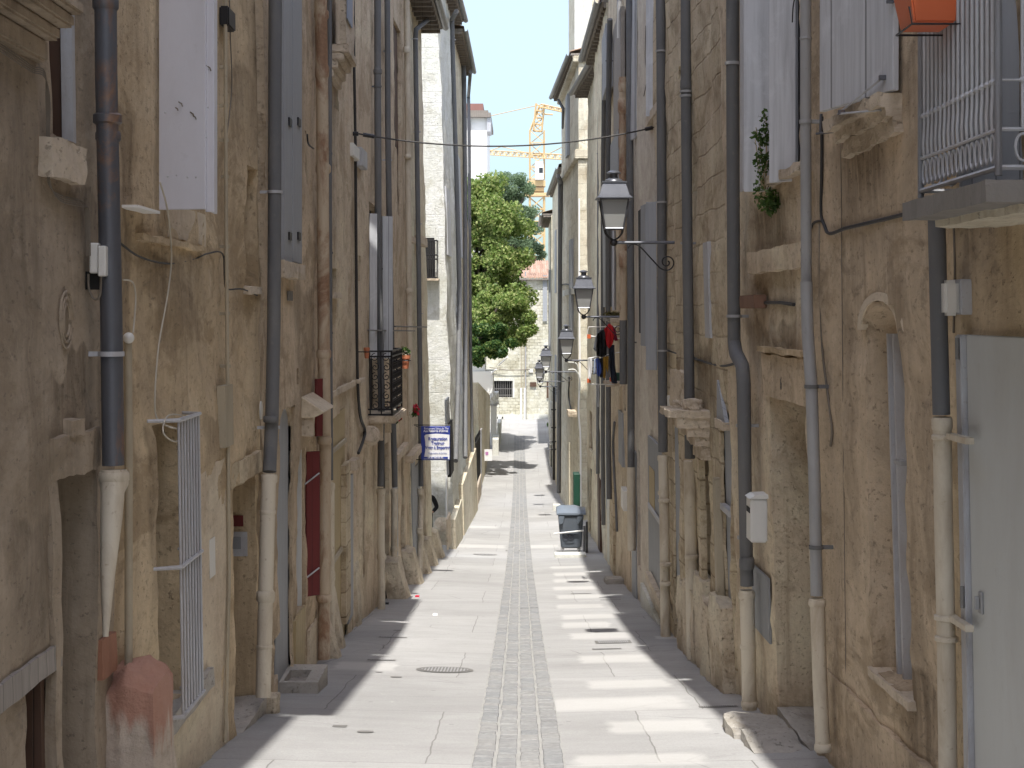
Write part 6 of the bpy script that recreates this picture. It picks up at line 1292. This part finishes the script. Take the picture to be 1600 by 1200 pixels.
skin('trousers', [J[0],J[15],J[16],J[17],J[19],J[20],J[21]], [(.16,.11),.095,.072,.052,.095,.072,.052], [(0,1),(1,2),(2,3),(0,4),(4,5),(5,6)], TROU, pg, pe)
skin('hair', [(0,-.02,1.64),(0,.0,1.71),(0,.03,1.62)], [.078,.07,.06], [(0,1),(0,2)], HAIRM, pg, pe)
for hb, sx in (((.1,-.22,1.01),-1), ((-.2,-.13,.82),1)):
    ch = [hb]; rs = [.03]; es = []
    for f_ in range(5):
        b0 = len(ch); x = -.028+.014*f_; L = (.06,.075,.08,.075,.06)[f_]; d = (0,-.05,-.03) if hb[2] > .95 else (0,-.01,-.06)
        ch += [(hb[0]+x, hb[1]+d[1]*.7, hb[2]+d[2]*.7), (hb[0]+x*1.2, hb[1]+d[1]*L/.05, hb[2]+d[2]*L/.05)]; rs += [.01,.007]; es += [(0,b0),(b0,b0+1)]
    skin('hand', ch, rs, es, SKINM, pg, pe, 1)

# ================================================================= COVERS AND DRAINS IN THE ROAD
def cover(px, py, w_, shape, lab, Lr=None, nm='manhole_cover', cat='manhole cover'):
    c = gpt(px, py); r = w_*c.y/F/2; e = empty(nm, (c.x, c.y, gz(c.x, c.y)), lab, cat, None); bm = newbm(); T = lambda x, y, h: (c.x+x, c.y+y, gz(c.x+x, c.y+y)+h)
    if shape == 'round':
        n = 28
        for a0, a1, h in ((0, .86, .004), (.86, 1, .006)):
            ri = [bm.verts.new(T(r*a0*math.cos(2*math.pi*i/n), r*a0*math.sin(2*math.pi*i/n), h)) for i in range(n)] if a0 else None
            ro = [bm.verts.new(T(r*a1*math.cos(2*math.pi*i/n), r*a1*math.sin(2*math.pi*i/n), h)) for i in range(n)]
            if ri:
                for i in range(n): bm.faces.new([ri[i], ri[(i+1)%n], ro[(i+1)%n], ro[i]])
            else: bm.faces.new(ro)
    else: ly = Lr or r; bm.faces.new([bm.verts.new(T(x, y, .004)) for x, y in ((-r,-ly),(r,-ly),(r,ly),(-r,ly))])
    obj('cover_plate', bm, IRON, e); bm = newbm(); k = 7
    if r > .15:
        for i in range(-k, k+1):
            x = r*i/(k+1)*.9; hy = math.sqrt(max(0, (r*.8)**2-x*x)) if shape == 'round' else (Lr or r)*.85
            if hy < .03: continue
            bm.faces.new([bm.verts.new(T(x+a, b_, .009)) for a, b_ in ((-r*.025,-hy),(r*.025,-hy),(r*.025,hy),(-r*.025,hy))])
        obj('ribs', bm, ZINCL, e)
    else: bm.free()
    return e
cover(695, 1050, 90, 'round', 'large round cast-iron manhole cover left of the cobbled gutter')
cover(758, 868, 38, 'round', 'distant round manhole cover left of the gutter drain')
cover(958, 1007, 56, 'rect', 'ribbed rectangular drain grate on the right side of the road', .2, 'drain_grate', 'drain grate')
cover(948, 1017.5, 46, 'rect', 'dark plain iron cover just in front of the rectangular drain grate', .07)
cover(806, 861, 32, 'rect', 'drain grate set in the cobbled gutter near the bin', .25, 'drain_grate', 'drain grate')
for (px, py, w_, sh, lab) in ((619,1063,18,'round','small round valve cap left of the large manhole'),(592,1056,12,'round','tiny valve cap left of the small round one'),(614,1001,44,'rect','long narrow iron cover near the left guard stones'),(621,990,12,'rect','tiny iron plate behind the long narrow cover'),(571,1150,26,'round','small oval valve cap nearest the viewer on the left'),(531,1142,22,'rect','small iron plate nearest the viewer on the left'),(596,1037,44,'rect','narrow iron strip beside the concrete block'),(1122,1112,60,'rect','narrow iron cover in the shade by the steps on the right'),(908,930,32,'rect','dark narrow iron cover among the pale strips'),(953,937,34,'rect','narrow iron cover at the shadow edge on the right'),(954,941,32,'rect','second narrow iron cover at the shadow edge on the right'),(780,715,0,'','') ):
    if w_: cover(px, py, w_, sh, lab, .06, 'valve_cover', 'valve cover')
for (px, py, lab, m_) in ((680,965,'white scrap of paper lying on the road',WHT),(652,937,'tiny red scrap on the road near the left wall',REDF),(604,949,'small black rubber cap by the cream pipe foot',BLACKM)):
    c = gpt(px, py); bm = newbm(); rock(bm, (c.x, c.y, gz(c.x, c.y)), (.07,.06,.03), 80, .2, .4, sub=2); tag(obj('litter', bm, m_, loc=c), lab, 'litter')
bpy.context.view_layer.update()
